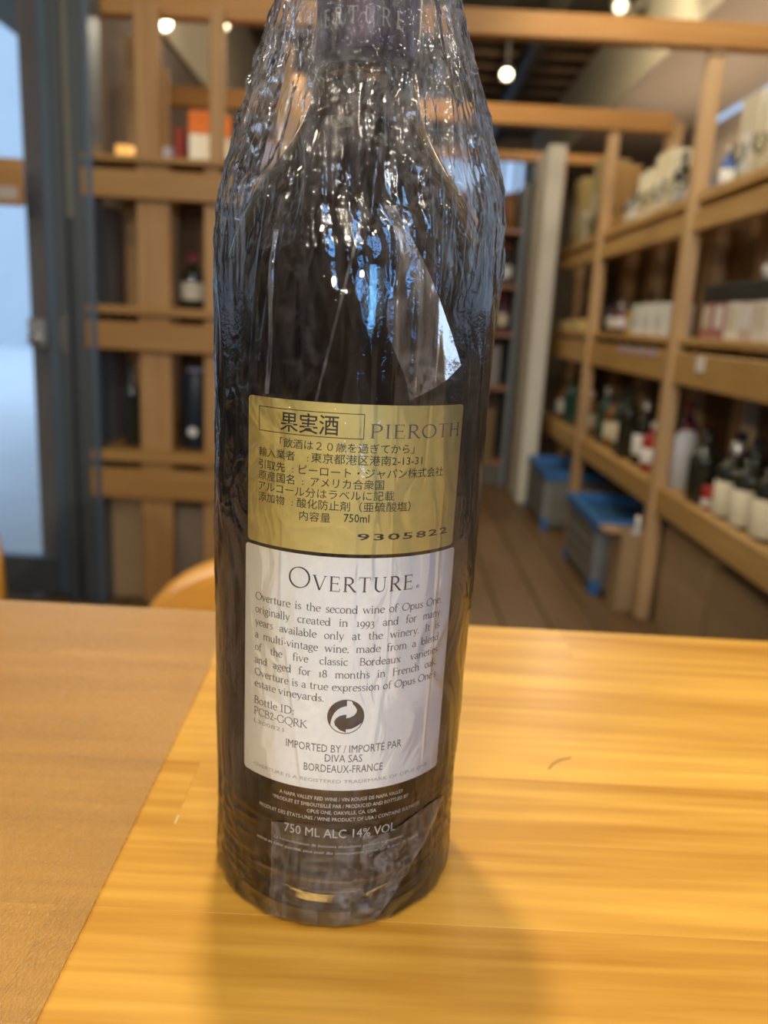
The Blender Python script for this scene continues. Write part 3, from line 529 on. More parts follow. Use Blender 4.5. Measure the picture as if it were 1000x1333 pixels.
me = bpy.data.meshes.new('m'); bm.to_mesh(me); bm.free()
mt = link('table_mat', me, [vinyl()]); tag(mt, 'clear embossed vinyl mat covering the left part of the pine table', 'mat')

# ================================================================== WRITING
# serif letters drawn with a broad pen: strokes as centre lines
def arc(cx, cy, rx, ry, a0, a1, n=None):
    n = n or max(5, int(abs(a1-a0)/18))
    return [(cx+rx*math.cos(math.radians(a0+(a1-a0)*i/n)), cy+ry*math.sin(math.radians(a0+(a1-a0)*i/n))) for i in range(n+1)]
def ln(*p): return list(p)
def sf(x, y, a=0.075): return ('s', [(x-a, y), (x+a, y)])
def hl(x, y): return ('s', [(x-0.07, y-0.035), (x+0.01, y)])
G = {}
X = 0.44; C = 0.67; A_ = 0.71
G['o'] = (.48, [arc(.24, .22, .19, .22, 0, 360)])
G['c'] = (.42, [arc(.24, .22, .19, .22, 45, 315)])
G['e'] = (.44, [arc(.235, .22, .185, .22, 12, 318), ('s', [(.06, .235), (.415, .265)])])
G['d'] = (.52, [arc(.22, .21, .17, .21, 0, 360), ln((.41, A_), (.41, 0)), hl(.41, A_), sf(.45, .0, .04)])
G['b'] = (.52, [arc(.29, .21, .17, .21, 0, 360), ln((.10, A_), (.10, .03)), hl(.10, A_)])
G['p'] = (.52, [arc(.29, .21, .17, .22, 0, 360), ln((.10, X), (.10, -.21)), hl(.10, X), sf(.11, -.21)])
G['g'] = (.45, [arc(.21, .30, .14, .135, 0, 360), arc(.21, -.10, .18, .115, 0, 360), ln((.13, .18), (.10, .10), (.14, .03), (.30, .0)), ln((.31, .39), (.42, .42))])
G['a'] = (.43, [arc(.20, .31, .13, .12, 165, 10, 8)+[(.33, .05), (.37, .0), (.42, .03)], arc(.19, .11, .14, .115, 60, 340)])
G['n'] = (.54, [ln((.11, X), (.11, 0)), arc(.27, .28, .16, .155, 165, 0)+[(.43, 0)], hl(.11, X), sf(.11, 0), sf(.43, 0)])
G['h'] = (.54, [ln((.11, A_), (.11, 0)), arc(.27, .28, .16, .155, 165, 0)+[(.43, 0)], hl(.11, A_), sf(.11, 0), sf(.43, 0)])
G['m'] = (.80, [ln((.11, X), (.11, 0)), arc(.25, .29, .14, .145, 165, 0)+[(.39, 0)], arc(.54, .29, .15, .145, 165, 0)+[(.69, 0)], hl(.11, X), sf(.11, 0), sf(.39, 0, .06), sf(.69, 0)])
G['u'] = (.54, [ln((.10, X), (.10, .15))+arc(.25, .155, .15, .155, 180, 340), ln((.42, X), (.42, 0)), hl(.10, X), hl(.42, X), sf(.46, 0, .04)])
G['r'] = (.37, [ln((.11, X), (.11, 0)), arc(.24, .28, .13, .15, 165, 50), hl(.11, X), sf(.11, 0)])
G['s'] = (.36, [[(.30, .38), (.24, .43), (.15, .43), (.08, .37), (.08, .30), (.16, .24), (.25, .20), (.31, .14), (.30, .06), (.22, .01), (.13, .01), (.06, .06)]])
G['t'] = (.33, [[(.14, .57), (.14, .10), (.17, .03), (.23, .01), (.30, .04)], ('s', [(.04, X-.015), (.29, X-.015)])])
G['f'] = (.32, [[(.36, .66), (.29, .71), (.20, .69), (.14, .58), (.14, 0)], ('s', [(.04, X-.015), (.28, X-.015)]), sf(.14, 0)])
G['i'] = (.25, [ln((.12, X), (.12, 0)), hl(.12, X), sf(.12, 0), ('d', (.12, .62))])
G['l'] = (.25, [ln((.12, A_), (.12, 0)), hl(.12, A_), sf(.12, 0)])
G['k'] = (.51, [ln((.11, A_), (.11, 0)), ('s', [(.40, X), (.13, .20)]), ln((.20, .24), (.46, 0)), hl(.11, A_), sf(.11, 0), sf(.40, X, .05), sf(.46, 0, .05)])
G['v'] = (.47, [ln((.06, X), (.23, 0)), ('s', [(.23, 0), (.41, X)]), sf(.07, X, .06), sf(.40, X, .05)])
G['w'] = (.71, [ln((.06, X), (.21, 0)), ('s', [(.21, 0), (.35, X)]), ln((.35, X), (.50, 0)), ('s', [(.50, 0), (.65, X)]), sf(.07, X, .06), sf(.64, X, .05)])
G['x'] = (.47, [ln((.07, X), (.40, 0)), ('s', [(.38, X), (.08, 0)]), sf(.08, X, .05), sf(.38, X, .05), sf(.08, 0, .05), sf(.40, 0, .05)])
G['y'] = (.47, [ln((.06, X), (.24, 0)), ('s', [(.41, X), (.20, -.12), (.12, -.21), (.05, -.19)]), sf(.07, X, .06), sf(.40, X, .05)])
G['.'] = (.20, [('d', (.10, .035))]); G[','] = (.20, [('d', (.10, .035)), ('s', [(.12, .03), (.06, -.10)])])
G['-'] = (.30, [('s', [(.04, .21), (.26, .21)]), ('s', [(.04, .23), (.26, .23)])]); G["'"] = (.16, [('s', [(.08, .70), (.06, .55)]), ('d', (.08, .68))])
G[':'] = (.22, [('d', (.11, .035)), ('d', (.11, .36))]); G['*'] = (.3, [('s', [(.1, .5), (.2, .6)])])
G['O'] = (.78, [arc(.39, C/2, .34, C/2, 0, 360)])
G['C'] = (.68, [arc(.39, C/2, .33, C/2, 42, 318), ('s', [(.62, .62), (.62, .48)])])
G['G'] = (.74, [arc(.39, C/2, .33, C/2, 42, 325), ln((.64, .28), (.64, .06)), sf(.64, .28), ('s', [(.62, .62), (.62, .48)])])
G['Q'] = (.78, [arc(.39, C/2, .34, C/2, 0, 360), ln((.40, .0), (.55, -.12), (.74, -.17))])
G['D'] = (.74, [ln((.13, C), (.13, 0)), [(.13, C), (.30, C)]+arc(.32, C/2, .35, C/2, 85, -85)+[(.30, 0), (.13, 0)], sf(.11, C), sf(.11, 0)])
G['B'] = (.58, [ln((.13, C), (.13, 0)), [(.13, C), (.25, C)]+arc(.27, .51, .18, .155, 85, -85)+[(.13, .355)], [(.13, .355), (.25, .355)]+arc(.28, .18, .22, .18, 85, -85)+[(.13, 0)], sf(.11, C, .06), sf(.11, 0, .06)])
G['P'] = (.55, [ln((.13, C), (.13, 0)), [(.13, C), (.25, C)]+arc(.28, .49, .21, .18, 85, -85)+[(.14, .31)], sf(.11, C, .06), sf(.13, 0, .09)])
G['R'] = (.62, [ln((.13, C), (.13, 0)), [(.13, C), (.25, C)]+arc(.27, .50, .19, .17, 85, -85)+[(.14, .33)], ln((.28, .33), (.54, .02), (.62, 0)), sf(.11, C, .06), sf(.13, 0, .09)])
G['K'] = (.66, [ln((.13, C), (.13, 0)), ('s', [(.54, C), (.15, .32)]), ln((.24, .38), (.58, .02), (.65, 0)), sf(.13, C, .08), sf(.13, 0, .08), sf(.54, C, .06)])
G['F'] = (.52, [ln((.13, C), (.13, 0)), ('s', [(.05, C), (.49, C), (.49, .56)]), ('s', [(.13, .36), (.42, .36)]), sf(.13, 0, .09), ('s', [(.42, .42), (.42, .30)])])
G['E'] = (.56, [ln((.13, C), (.13, 0)), ('s', [(.05, C), (.48, C), (.48, .56)]), ('s', [(.13, .36), (.42, .36)]), ('s', [(.42, .42), (.42, .30)]), ('s', [(.05, 0), (.50, 0), (.52, .13)])])
G['T'] = (.60, [ln((.30, C), (.30, 0)), ('s', [(.04, .56), (.04, C), (.56, C), (.56, .56)]), sf(.30, 0, .09)])
G['I'] = (.30, [ln((.15, C), (.15, 0)), sf(.15, C, .09), sf(.15, 0, .09)])
G['H'] = (.74, [ln((.14, C), (.14, 0)), ln((.60, C), (.60, 0)), ('s', [(.14, .35), (.60, .35)]), sf(.14, C, .08), sf(.14, 0, .08), sf(.60, C, .08), sf(.60, 0, .08)])
G['U'] = (.70, [ln((.14, C), (.14, .22))+arc(.35, .23, .21, .23, 180, 270), ('s', arc(.35, .23, .21, .23, 270, 360)+[(.56, C)]), sf(.14, C, .09), sf(.56, C, .08)])
G['V'] = (.66, [ln((.08, C), (.33, 0)), ('s', [(.33, 0), (.59, C)]), sf(.08, C, .08), sf(.59, C, .07)])
G['1'] = (.34, [ln((.17, .43), (.17, 0)), sf(.17, 0, .1), sf(.12, .43, .06)])
G['9'] = (.44, [arc(.21, .24, .16, .19, 0, 360), [(.38, .26), (.35, .02), (.22, -.14), (.08, -.20)]])
G['3'] = (.42, [[(.08, .36), (.17, .44), (.28, .40), (.30, .30), (.22, .20), (.15, .18)], [(.15, .18), (.28, .14), (.34, .02), (.28, -.12), (.16, -.19), (.06, -.18)]])
G['8'] = (.46, [arc(.22, .50, .13, .16, 0, 360), arc(.22, .17, .16, .17, 0, 360)])
G['2'] = (.42, [[(.07, .48), (.12, .60), (.22, .65), (.31, .58), (.31, .46), (.22, .27), (.07, .02)], ln((.07, .03), (.38, .03)), ('s', [(.38, .03), (.38, .1)])])
def serif_geo(txt, thick=0.090, thin=0.044, track=0.0, small=None, space=0.26):
    """returns (tris as list of quads in 2D, width); small = scale of every letter after the first"""
    Q = []; x = 0
    for k, ch_ in enumerate(txt):
        if ch_ == ' ': x += space; continue
        wd, st = G[ch_]; s = small if (small and k > 0) else 1.0
        for q in st:
            fixed = False
            if isinstance(q, tuple) and q[0] == 'd':
                cx_, cy_ = q[1]; r_ = thick*0.62
                pts = [(x+s*(cx_+r_*math.cos(a*math.pi/4)), s*(cy_+r_*math.sin(a*math.pi/4))) for a in range(8)]
                Q.append(pts[:4]); Q.append(pts[4:]); Q.append([pts[3], pts[4], pts[7], pts[0]]); continue
            if isinstance(q, tuple) and q[0] == 's': fixed = True; q = q[1]
            p = [(x+s*a, s*b) for a, b in q]; n = len(p); Lft = []; Rgt = []
            for i in range(n):
                if n > 2 and abs(p[0][0]-p[-1][0])+abs(p[0][1]-p[-1][1]) < 1e-6 and i in (0, n-1): d = (p[1][0]-p[-2][0], p[1][1]-p[-2][1])
                else: d = (p[min(i+1, n-1)][0]-p[max(i-1, 0)][0], p[min(i+1, n-1)][1]-p[max(i-1, 0)][1])
                l = math.hypot(*d) or 1; d = (d[0]/l, d[1]/l)
                an = math.atan2(d[1], d[0])
                wv = thin if fixed else thin+(thick-thin)*abs(math.sin(an-math.radians(18)))
                Lft.append((p[i][0]-d[1]*wv/2, p[i][1]+d[0]*wv/2)); Rgt.append((p[i][0]+d[1]*wv/2, p[i][1]-d[0]*wv/2))
            for i in range(n-1): Q.append([Lft[i], Rgt[i], Rgt[i+1], Lft[i+1]])
        x += s*wd+track
    return Q, x-track
def font_geo(txt, bold=0.0, shear=0.0, spacing=1.0):
    cu = bpy.data.curves.new('txt', 'FONT'); cu.body = txt; cu.resolution_u = 2; cu.offset = bold; cu.shear = shear; cu.space_character = spacing
    ob = bpy.data.objects.new('txt', cu); col.objects.link(ob)
    dg = bpy.context.evaluated_depsgraph_get(); me = ob.evaluated_get(dg).to_mesh()
    v = [(a.co.x, a.co.y) for a in me.vertices]; Q = [[v[i] for i in p.vertices] for p in me.polygons]
    ob.evaluated_get(dg).to_mesh_clear(); bpy.data.objects.remove(ob); bpy.data.curves.remove(cu)
    return Q
BX, BY = -0.0112, 0.260           # bottle axis
class Print:
    """collects flat print and wraps it round the bottle at radius r(z)"""
    def __init__(s): s.V = []; s.F = []
    def put(s, Q, th0, th1, z, scale_y, rad, w=None, x0=None, dz=0.0):
        xs = [p[0] for q in Q for p in q]; a = min(xs) if x0 is None else x0; b = max(xs) if w is None else a+w
        k = math.radians(th1-th0)/(b-a)
        for q in Q:
            i = len(s.V)
            for x, y in q:
                t = math.radians(th0)+(x-a)*k; zz = z+y*scale_y+dz*(x-a)/(b-a); r = rad(zz)
                s.V.append((r*math.sin(t), -r*math.cos(t), zz))
            s.F.append(tuple(range(i, len(s.V))))
    def poly(s, pts, rad):             # pts (theta deg, z) convex
        i = len(s.V)
        for t, z in pts:
            r = rad(z); s.V.append((r*math.sin(math.radians(t)), -r*math.cos(math.radians(t)), z))
        s.F.append(tuple(range(i, len(s.V))))
    def build(s, name, mat, parent):
        me = bpy.data.meshes.new('m'); me.from_pydata(s.V, [], s.F); return link(name, me, mat, parent)

# ================================================================== THE BOTTLE
wb = empty('wine_bottle', (BX, BY, TZ)); tag(wb, 'dark wine bottle in crinkled clear plastic with gold and white back labels', 'bottle')
prof = [(0.0, 0.019), (0.010, 0.017), (0.022, 0.008), (0.030, 0.0022), (0.034, 0.0012), (0.0375, 0.0022), (0.0395, 0.0055), (0.0404, 0.011), (0.0406, 0.02), (0.0409, 0.08), (0.0413, 0.14), (0.0417, 0.185),
        (0.0414, 0.197), (0.0402, 0.206), (0.0378, 0.214), (0.0340, 0.2225), (0.0290, 0.2300), (0.0235, 0.2375), (0.0190, 0.2450), (0.0163, 0.2520), (0.0150, 0.2600), (0.0146, 0.2680), (0.0142, 0.3020), (0.0152, 0.3030), (0.0152, 0.3110), (0.0145, 0.3120), (0.0, 0.3120)]
def brad(z):
    p = prof[5:]
    for (r0, z0), (r1, z1) in zip(p, p[1:]):
        if z <= z1: return r0+(r1-r0)*(z-z0)/max(1e-9, z1-z0)
    return 0.015
def smoothprof(pr, sub=4):
    pts = [Vector((r, z, 0)) for r, z in pr]; out_ = []
    for i in range(len(pts)-1):
        p0 = pts[max(i-1, 0)]; p1 = pts[i]; p2 = pts[i+1]; p3 = pts[min(i+2, len(pts)-1)]
        for k in range(sub):
            t = k/sub; q = 0.5*((2*p1)+(-p0+p2)*t+(2*p0-5*p1+4*p2-p3)*t*t+(-p0+3*p1-3*p2+p3)*t**3)
            out_.append((max(0, q.x), q.y))
    out_.append(pr[-1]); return out_
outer = smoothprof(prof[:21], 3)
inner = [(0.0134, 0.262), (0.0138, 0.252), (0.0165, 0.244), (0.0210, 0.2365), (0.0265, 0.229), (0.0315, 0.2215), (0.0353, 0.2130), (0.0377, 0.205), (0.0388, 0.196), (0.0391, 0.185), (0.0388, 0.14), (0.0384, 0.08), (0.0380, 0.022), (0.0370, 0.014), (0.0335, 0.0098), (0.025, 0.0135), (0.012, 0.0225), (0, 0.0245)]
def glass_mat():
    m = P('olive_bottle_glass', (0.38, 0.31, 0.15), 0.02, trans=1.0, ior=1.5); return m
GM = glass_mat()
gl = link('glass_body', lathe(outer+[(0.0134, 0.2605)]+smoothprof(inner, 2)[1:], 128), GM, wb)
wine = [(0, 0.0249), (0.012, 0.0229), (0.025, 0.0139), (0.0334, 0.0102), (0.0368, 0.0143), (0.0378, 0.022), (0.0382, 0.08), (0.0386, 0.14), (0.0389, 0.185), (0.0386, 0.196), (0.0375, 0.205), (0.0351, 0.2128), (0.0313, 0.2213), (0.0263, 0.2288), (0.0208, 0.2363), (0.0163, 0.2438), (0.0136, 0.2515), (0, 0.2515)]
link('wine', lathe(smoothprof(wine, 2), 96), P('red_wine', (0.060, 0.025, 0.013), 0.08, spec=0.3), wb, )
cap = link('capsule', lathe([(0.0153, 0.2630), (0.0156, 0.2635), (0.0152, 0.2700), (0.0149, 0.300), (0.0160, 0.3015), (0.0161, 0.3115), (0.0150, 0.3130), (0, 0.3130)], 64), P('dark_purple_foil', (0.035, 0.016, 0.035), 0.35, metal=0.4), wb)
cp = Print(); q, wd = serif_geo('OVERTURE', 0.09, 0.05, track=0.35)
cp.put(q, -86, 40, 0.2690, 0.0062, lambda z: 0.01575)
cp.build('lettering', P('silver_print', (0.20, 0.19, 0.19), 0.4), cap)
# ---- labels
def rlabel(th0, th1, z0, z1, dr, cr=0.0013, n=48):
    """curved sheet with rounded corners and a real edge"""
    V = []; Fc = []
    ds = []; R = 0.0413
    wdt = math.radians(th1-th0)*R
    outl = []
    us = [wdt*i/n for i in range(n+1)]
    us = sorted(set(us+[cr*(1-math.cos(a*math.pi/12)) for a in range(1, 6)]+[wdt-cr*(1-math.cos(a*math.pi/12)) for a in range(1, 6)]))
    for u in us:
        e = max(0, cr-u, u-(wdt-cr)); cut = cr-math.sqrt(max(0, cr*cr-e*e))
        t = math.radians(th0)+u/R
        for k in range(9):
            z = (z0+cut)+(z1-z0-2*cut)*k/8; r = brad(z)+dr
            V.append((r*math.sin(t), -r*math.cos(t), z))
    m = len(us)
    for i in range(m-1):
        for k in range(8): a = i*9+k; Fc.append((a, a+9, a+10, a+1))
    me = bpy.data.meshes.new('m'); me.from_pydata(V, [], Fc); me.shade_smooth()
    return me
GOLD = P('gold_sticker', (0.66, 0.53, 0.17), 0.42, metal=0.35, noise=0.10, nscale=300)
WHITE = P('white_label_stock', (0.84, 0.83, 0.77), 0.55, noise=0.04, nscale=500)
gs = link('gold_label', rlabel(-42.8, 53.6, 0.1250, 0.1677, 0.00016), GOLD, wb); gs['label'] = 'gold importer sticker with black print'
ws = link('white_label', rlabel(-44.2, 56.0, 0.0490, 0.1239, 0.00010), WHITE, wb); ws['label'] = 'white back label with grey print'
rg = lambda z: brad(z)+0.00022
rw = lambda z: brad(z)+0.00017
g = Print()
def frame(pr, t0, t1, z0, z1, w_, rad, n=24):
    dt = math.degrees(w_/0.0413)
    for i in range(n):
        a = t0+(t1-t0)*i/n; b = t0+(t1-t0)*(i+1)/n
        pr.poly([(a, z0), (b, z0), (b, z0+w_), (a, z0+w_)], rad); pr.poly([(a, z1-w_), (b, z1-w_), (b, z1), (a, z1)], rad)
    for a in (t0, t1-dt): pr.poly([(a, z0), (a+dt, z0), (a+dt, z1), (a, z1)], rad)
frame(g, -36.6, 7.4, 0.1581, 0.1651, 0.00022, rg)
def jp(pr, txt, t0, t1, z, h, bold=0.0, rad=rg, **kw): pr.put(font_geo(txt, bold, **kw), t0, t1, z, h, rad)
jp(g, '果実酒', -26.0, -2.3, 0.1593, 0.0060, 0.008)
q, wd = serif_geo('PIEROTH', 0.085, 0.036, track=0.06)
g2 = Print(); g2.put(q, 9.8, 51.3, 0.1586, 0.00375/0.67, rg)
jp(g, '「飲酒は２０歳を過ぎてから」', -26.0, 28.0, 0.1545, 0.0029, 0.003)
jp(g, '輸入業者', -36.4, -19.3, 0.1510, 0.0030, 0.003); jp(g, ':', -14.2, -13.7, 0.1510, 0.0028, 0.0)
jp(g, '東京都港区港南2-13-31', -12.6, 32.0, 0.1511, 0.0031, 0.003)
jp(g, '引取先', -36.4, -23.5, 0.1474, 0.0030, 0.003); jp(g, ':', -20.3, -19.8, 0.1474, 0.0028, 0.0)
jp(g, 'ピーロート・ジャパン株式会社', -17.5, 43.2, 0.1474, 0.0031, 0.003)
jp(g, '原産国名', -36.4, -19.3, 0.1442, 0.0030, 0.003); jp(g, ':', -16.0, -15.5, 0.1442, 0.0028, 0.0)
jp(g, 'アメリカ合衆国', -12.6, 16.2, 0.1442, 0.0031, 0.003)
jp(g, 'アルコール分はラベルに記載', -36.4, 20.7, 0.1410, 0.0031, 0.0)
jp(g, '添加物', -36.4, -23.5, 0.1378, 0.0030, 0.003); jp(g, ':', -20.3, -19.8, 0.1378, 0.0028, 0.0)
jp(g, '酸化防止剤', -18.0, 3.2, 0.1378, 0.0031, 0.003); jp(g, '（亜硫酸塩）', 6.8, 28.0, 0.1378, 0.0031, 0.003)
jp(g, '内容量', -16.8, -4.2, 0.1342, 0.0030, 0.003); jp(g, '750ml', 1.0, 11.0, 0.1345, 0.0034, 0.008)
jp(g, '9305822', 6.6, 48.8, 0.1293, 0.0027, 0.014, spacing=1.15)
g.build('lettering', P('black_ink', (0.022, 0.020, 0.014), 0.5), gs)
g2.build('lettering', P('violet_grey_ink', (0.12, 0.10, 0.11), 0.5), gs)
# white label print
h = Print(); q, wd = serif_geo('OVERTURE.', 0.062, 0.024, track=0.05, small=0.70)
q, wd = serif_geo('OVERTURE', 0.062, 0.024, track=0.055, small=0.70)
h.put(q, -20.8, 31.6, 0.1137, 0.0062/0.67, rw)
ring = [[(math.cos(a)*r1, math.sin(a)*r1) for a, r1 in ((t, .5), (t+.4, .5), (t+.4, .38), (t, .38))] for t in [i*0.3927 for i in range(16)]]
h.put(ring, 33.4, 34.9, 0.1142, 0.00105, rw); h.put(font_geo('R', 0.02), 33.9, 34.4, 0.1139, 0.0009, rw)
h.build('lettering', P('near_black_ink', (0.03, 0.022, 0.035), 0.5), ws)
b = Print()
body = ['Overture is the second wine of Opus One,', 'originally created in 1993 and for many', 'years available only at the winery. It is', 'a multi-vintage wine, made from a blend', 'of the five classic Bordeaux varieties', 'and aged for 18 months in French oak.', "Overture is a true expression of Opus One's"]
BS = 0.00345
for k, t in enumerate(body):
    q0, w0 = serif_geo(t); nsp = t.count(' ')
    # justify with wider word spaces
    target = math.radians(86.3)*0.0415/BS
    sp = 0.26+max(-0.08, (target-w0)/nsp)
    q0, w0 = serif_geo(t, space=max(0.2, sp))
    b.put(q0, -37.6, 48.7, 0.1071-0.0041*k, BS, rw)
q0, w0 = serif_geo('estate vineyards.'); b.put(q0, -37.6, -4.2, 0.1071-0.0041*7+0.0003, BS, rw)
b.build('lettering', P('warm_grey_ink', (0.11, 0.095, 0.095), 0.5), ws)
c = Print()
q0, w0 = serif_geo('Bottle ID:', 0.085); c.put(q0, -37.6, -17.0, 0.0730, 0.0036, rw)
q0, w0 = serif_geo('PCB2-GQRK', 0.080); c.put(q0, -37.6, -10.9, 0.0693, 0.0037, rw)
c.build('lettering', P('dark_grey_ink', (0.08, 0.07, 0.07), 0.5), ws)
d = Print()
def cap_line(pr, txt, t0, t1, z, caph, rad, **kw): pr.put(font_geo(txt, **kw), t0, t1, z, caph/0.70, rad)
cap_line(d, 'IMPORTED BY / IMPORTÉ PAR', -20.3, 31.2, 0.0620, 0.0026, rw)
cap_line(d, 'DIVA SAS', -2.8, 13.3, 0.0588, 0.0026, rw)
cap_line(d, 'BORDEAUX-FRANCE', -11.8, 22.7, 0.0552, 0.0026, rw)
d.build('lettering', P('mid_grey_ink', (0.10, 0.095, 0.095), 0.5), ws)
e = Print()
cap_line(e, 'OVERTURE IS A REGISTERED TRADEMARK OF OPUS ONE', -37.4, 47.5, 0.0516, 0.00115, rw)
cap_line(e, 'L300821', -37.6, -21.6, 0.0664, 0.0013, rw)
e.build('lettering', P('pale_grey_ink', (0.36, 0.33, 0.31), 0.5), ws)
# two-arrow recycling mark: dark disc, light swirl arrows
lg = Print(); LC = (5.35, 0.07405); LR = 0.00565; tdeg = math.degrees(1/0.0414)
def lp(x, y): return (LC[0]+x*LR*tdeg, LC[1]+y*LR)
def polyfan(pr, pts, rad):
    bm_ = bmesh.new(); vs = [bm_.verts.new((x, y, 0)) for x, y in pts]; f_ = bm_.faces.new(vs); bmesh.ops.triangulate(bm_, faces=[f_])
    for f2 in bm_.faces: pr.poly([lp(v.co.x, v.co.y) for v in f2.verts], rad)
    bm_.free()
N_ = 48
for i in range(N_):                    # outer rim
    a0 = 2*math.pi*i/N_; a1 = 2*math.pi*(i+1)/N_
    lg.poly([lp(math.cos(a0), math.sin(a0)), lp(math.cos(a1), math.sin(a1)), lp(.95*math.cos(a1), .95*math.sin(a1)), lp(.95*math.cos(a0), .95*math.sin(a0))], rw)
def swirl(s):                           # one dark arrow of the pair
    o_ = []
    if s > 0:   # upper left dark arrow, hooks from the lower left over the top
        o_ = arc(0, 0, .97, .97, 205, 93, 12)+[(-.02, .97), (.03, .97), (.03, .67)]+arc(-.02, .02, .78, .66, 88, 196, 10)[0:]
    return o_
dark1 = arc(0, 0, .96, .96, 212, 92, 14)+[(.03, .96), (.03, .62), (-.10, .60), (-.30, .52), (-.48, .38), (-.62, .20), (-.72, .0), (-.78, -.22)]
dark2 = arc(0, 0, .96, .96, 72, -18, 12)+[(.88, -.36), (.62, -.56), (.34, -.70), (.03, -.74), (.03, -.92), (-.30, -.78), (-.56, -.52), (-.62, -.30), (-.52, -.10), (-.34, .04), (-.10, .12), (.03, .13), (.03, -.08), (.22, -.04), (.44, .08), (.56, .24), (.58, .42), (.48, .60), (.36, .72)]
for pl in (dark1, dark2): polyfan(lg, pl, rw)
lg.build('recycling_mark', P('dark_brown_ink', (0.035, 0.022, 0.018), 0.5), ws)
# print straight on the glass below
f = Print(); rb = lambda z: brad(z)+0.0001
cap_line(f, 'A NAPA VALLEY RED WINE / VIN ROUGE DE NAPA VALLEY', -22.9, 33.9, 0.0453, 0.00125, rb)
cap_line(f, '*PRODUIT ET EMBOUTEILLÉ PAR / PRODUCED AND BOTTLED BY', -26.3, 37.0, 0.0429, 0.00125, rb)
cap_line(f, 'OPUS ONE, OAKVILLE, CA, USA', -9.8, 20.9, 0.0406, 0.00125, rb)
cap_line(f, 'PRODUIT DES ÉTATS-UNIS / WINE PRODUCT OF USA / CONTAINS SULPHITES', -33.6, 44.5, 0.0382, 0.00125, rb)
cap_line(f, '750 ML ALC 14% VOL', -20.2, 31.0, 0.0323, 0.0031, rb)
cap_line(f, "La consommation de boissons alcoolisées pendant la grossesse,", -25.3, 35.9, 0.0287, 0.00112, rb, shear=0.25)
cap_line(f, "même en faible quantité, peut avoir des conséquences graves sur la santé de l'enfant.", -35.0, 45.3, 0.0263, 0.00112, rb, shear=0.25)
fp = f.build('printed_text', P('white_screen_print', (0.70, 0.66, 0.60), 0.5), wb); fp['label'] = 'small white print under the white label'

# ================================================================== CRINKLED CLEAR FILM
rng = np.random.default_rng(11)
NU, NV = 1100, 640
def pnoise(u, v, nu, nv, seed):
    r_ = np.random.default_rng(seed); g_ = r_.uniform(-1, 1, (nu, nv+2))
    a = u*nu; b_ = v*nv; i = np.floor(a).astype(int); j = np.floor(b_).astype(int); fu = a-i; fv = b_-j
    fu = fu*fu*(3-2*fu); fv = fv*fv*(3-2*fv); i0 = i % nu; i1 = (i+1) % nu; j = np.clip(j, 0, nv)
    return (g_[i0, j]*(1-fu)+g_[i1, j]*fu)*(1-fv)+(g_[i0, j+1]*(1-fu)+g_[i1, j+1]*fu)*fv
U, Vv = np.meshgrid(np.arange(NU)/NU, np.arange(NV)/(NV-1), indexing='ij')
ZT = 0.345
Z = Vv*ZT
zk = [0, .004, .02, .065, .12, .17, .194, .207, .218, .229, .238, .2525, .267, .279, .30, .318, .33, .345]
rk = [.0418, .0424, .0420, .0427, .0434, .0438, .0441, .0440, .0431, .0412, .0385, .0340, .0288, .0252, .0200, .0176, .0205, .0270]
R = np.interp(Z, zk, rk)
br = np.vectorize(brad)(np.linspace(0, ZT, NV)); BR = np.interp(Z, np.linspace(0, ZT, NV), br)
up = np.clip((Z-0.19)/0.05, 0, 1)
D = np.zeros_like(Z)
def wrapd(a): return (a+0.5) % 1.0-0.5
for k in range(34):                       # folds that gather towards the neck
    u0 = rng.uniform(); drift = rng.uniform(-.25, .25); z0 = rng.uniform(.17, .235); wdt = rng.uniform(.006, .018)
    dd = wrapd(U-u0-drift*(Z-0.24)*2.2)
    amp = rng.uniform(.0006, .0020)*np.clip((Z-z0)/0.05, 0, 1)
    D += amp*np.maximum(0, 1-np.abs(dd)/wdt)*(1 if rng.uniform() < .6 else -.6)
for k in range(26):                       # long creases down the body
    u0 = rng.uniform(); drift = rng.uniform(-.6, .6) if k % 3 else rng.uniform(-.1, .1); za = rng.uniform(.02, .17); zb = za+rng.uniform(.04, .12)
    dd = wrapd(U-u0-drift*(Z-za)); m_ = np.clip((Z-za)/.01, 0, 1)*np.clip((zb-Z)/.01, 0, 1)
    D += rng.uniform(.00015, .00045)*m_*np.maximum(0, 1-np.abs(dd)/rng.uniform(.0025, .006))
def ridged(nu, nv, s): return 1-np.abs(pnoise(U, Vv, nu, nv, s))*2
warp = pnoise(U, Vv, 14, 20, 5)*0.02
U2 = (U+warp) % 1.0
def ridged2(nu, nv, s): return 1-np.abs(pnoise(U2, Vv, nu, nv, s))*2
def crease(nu, nv, sd, pw): return np.maximum(0, 1-np.abs(pnoise(U2, Vv, nu, nv, sd))*5)**pw   # sharp narrow ridges
patchy = np.clip(pnoise(U, Vv, 7, 9, 31)*1.6+0.35, 0, 1)
def facets(nu, nv, seed):              # crumpled sheet: random heights on a triangle grid
    r_ = np.random.default_rng(seed); g_ = r_.uniform(-1, 1, (nu, nv+3))
    a = U2*nu; b_ = np.clip(Vv+pnoise(U, Vv, 17, 15, seed+50)*0.012, 0, 1)*nv; i = np.floor(a).astype(int); j = np.floor(b_).astype(int); fu = a-i; fv = b_-j
    i0 = i % nu; i1 = (i+1) % nu; h00 = g_[i0, j]; h10 = g_[i1, j]; h01 = g_[i0, j+1]; h11 = g_[i1, j+1]
    return np.where(fu+fv < 1, h00+(h10-h00)*fu+(h01-h00)*fv, h11+(h01-h11)*(1-fu)+(h10-h11)*(1-fv))
upf = np.clip((Z-0.185)/0.04, 0, 1)
midz = np.exp(-((Z-0.222)/0.016)**2)
D += facets(58, 7, 61)*0.00085*upf
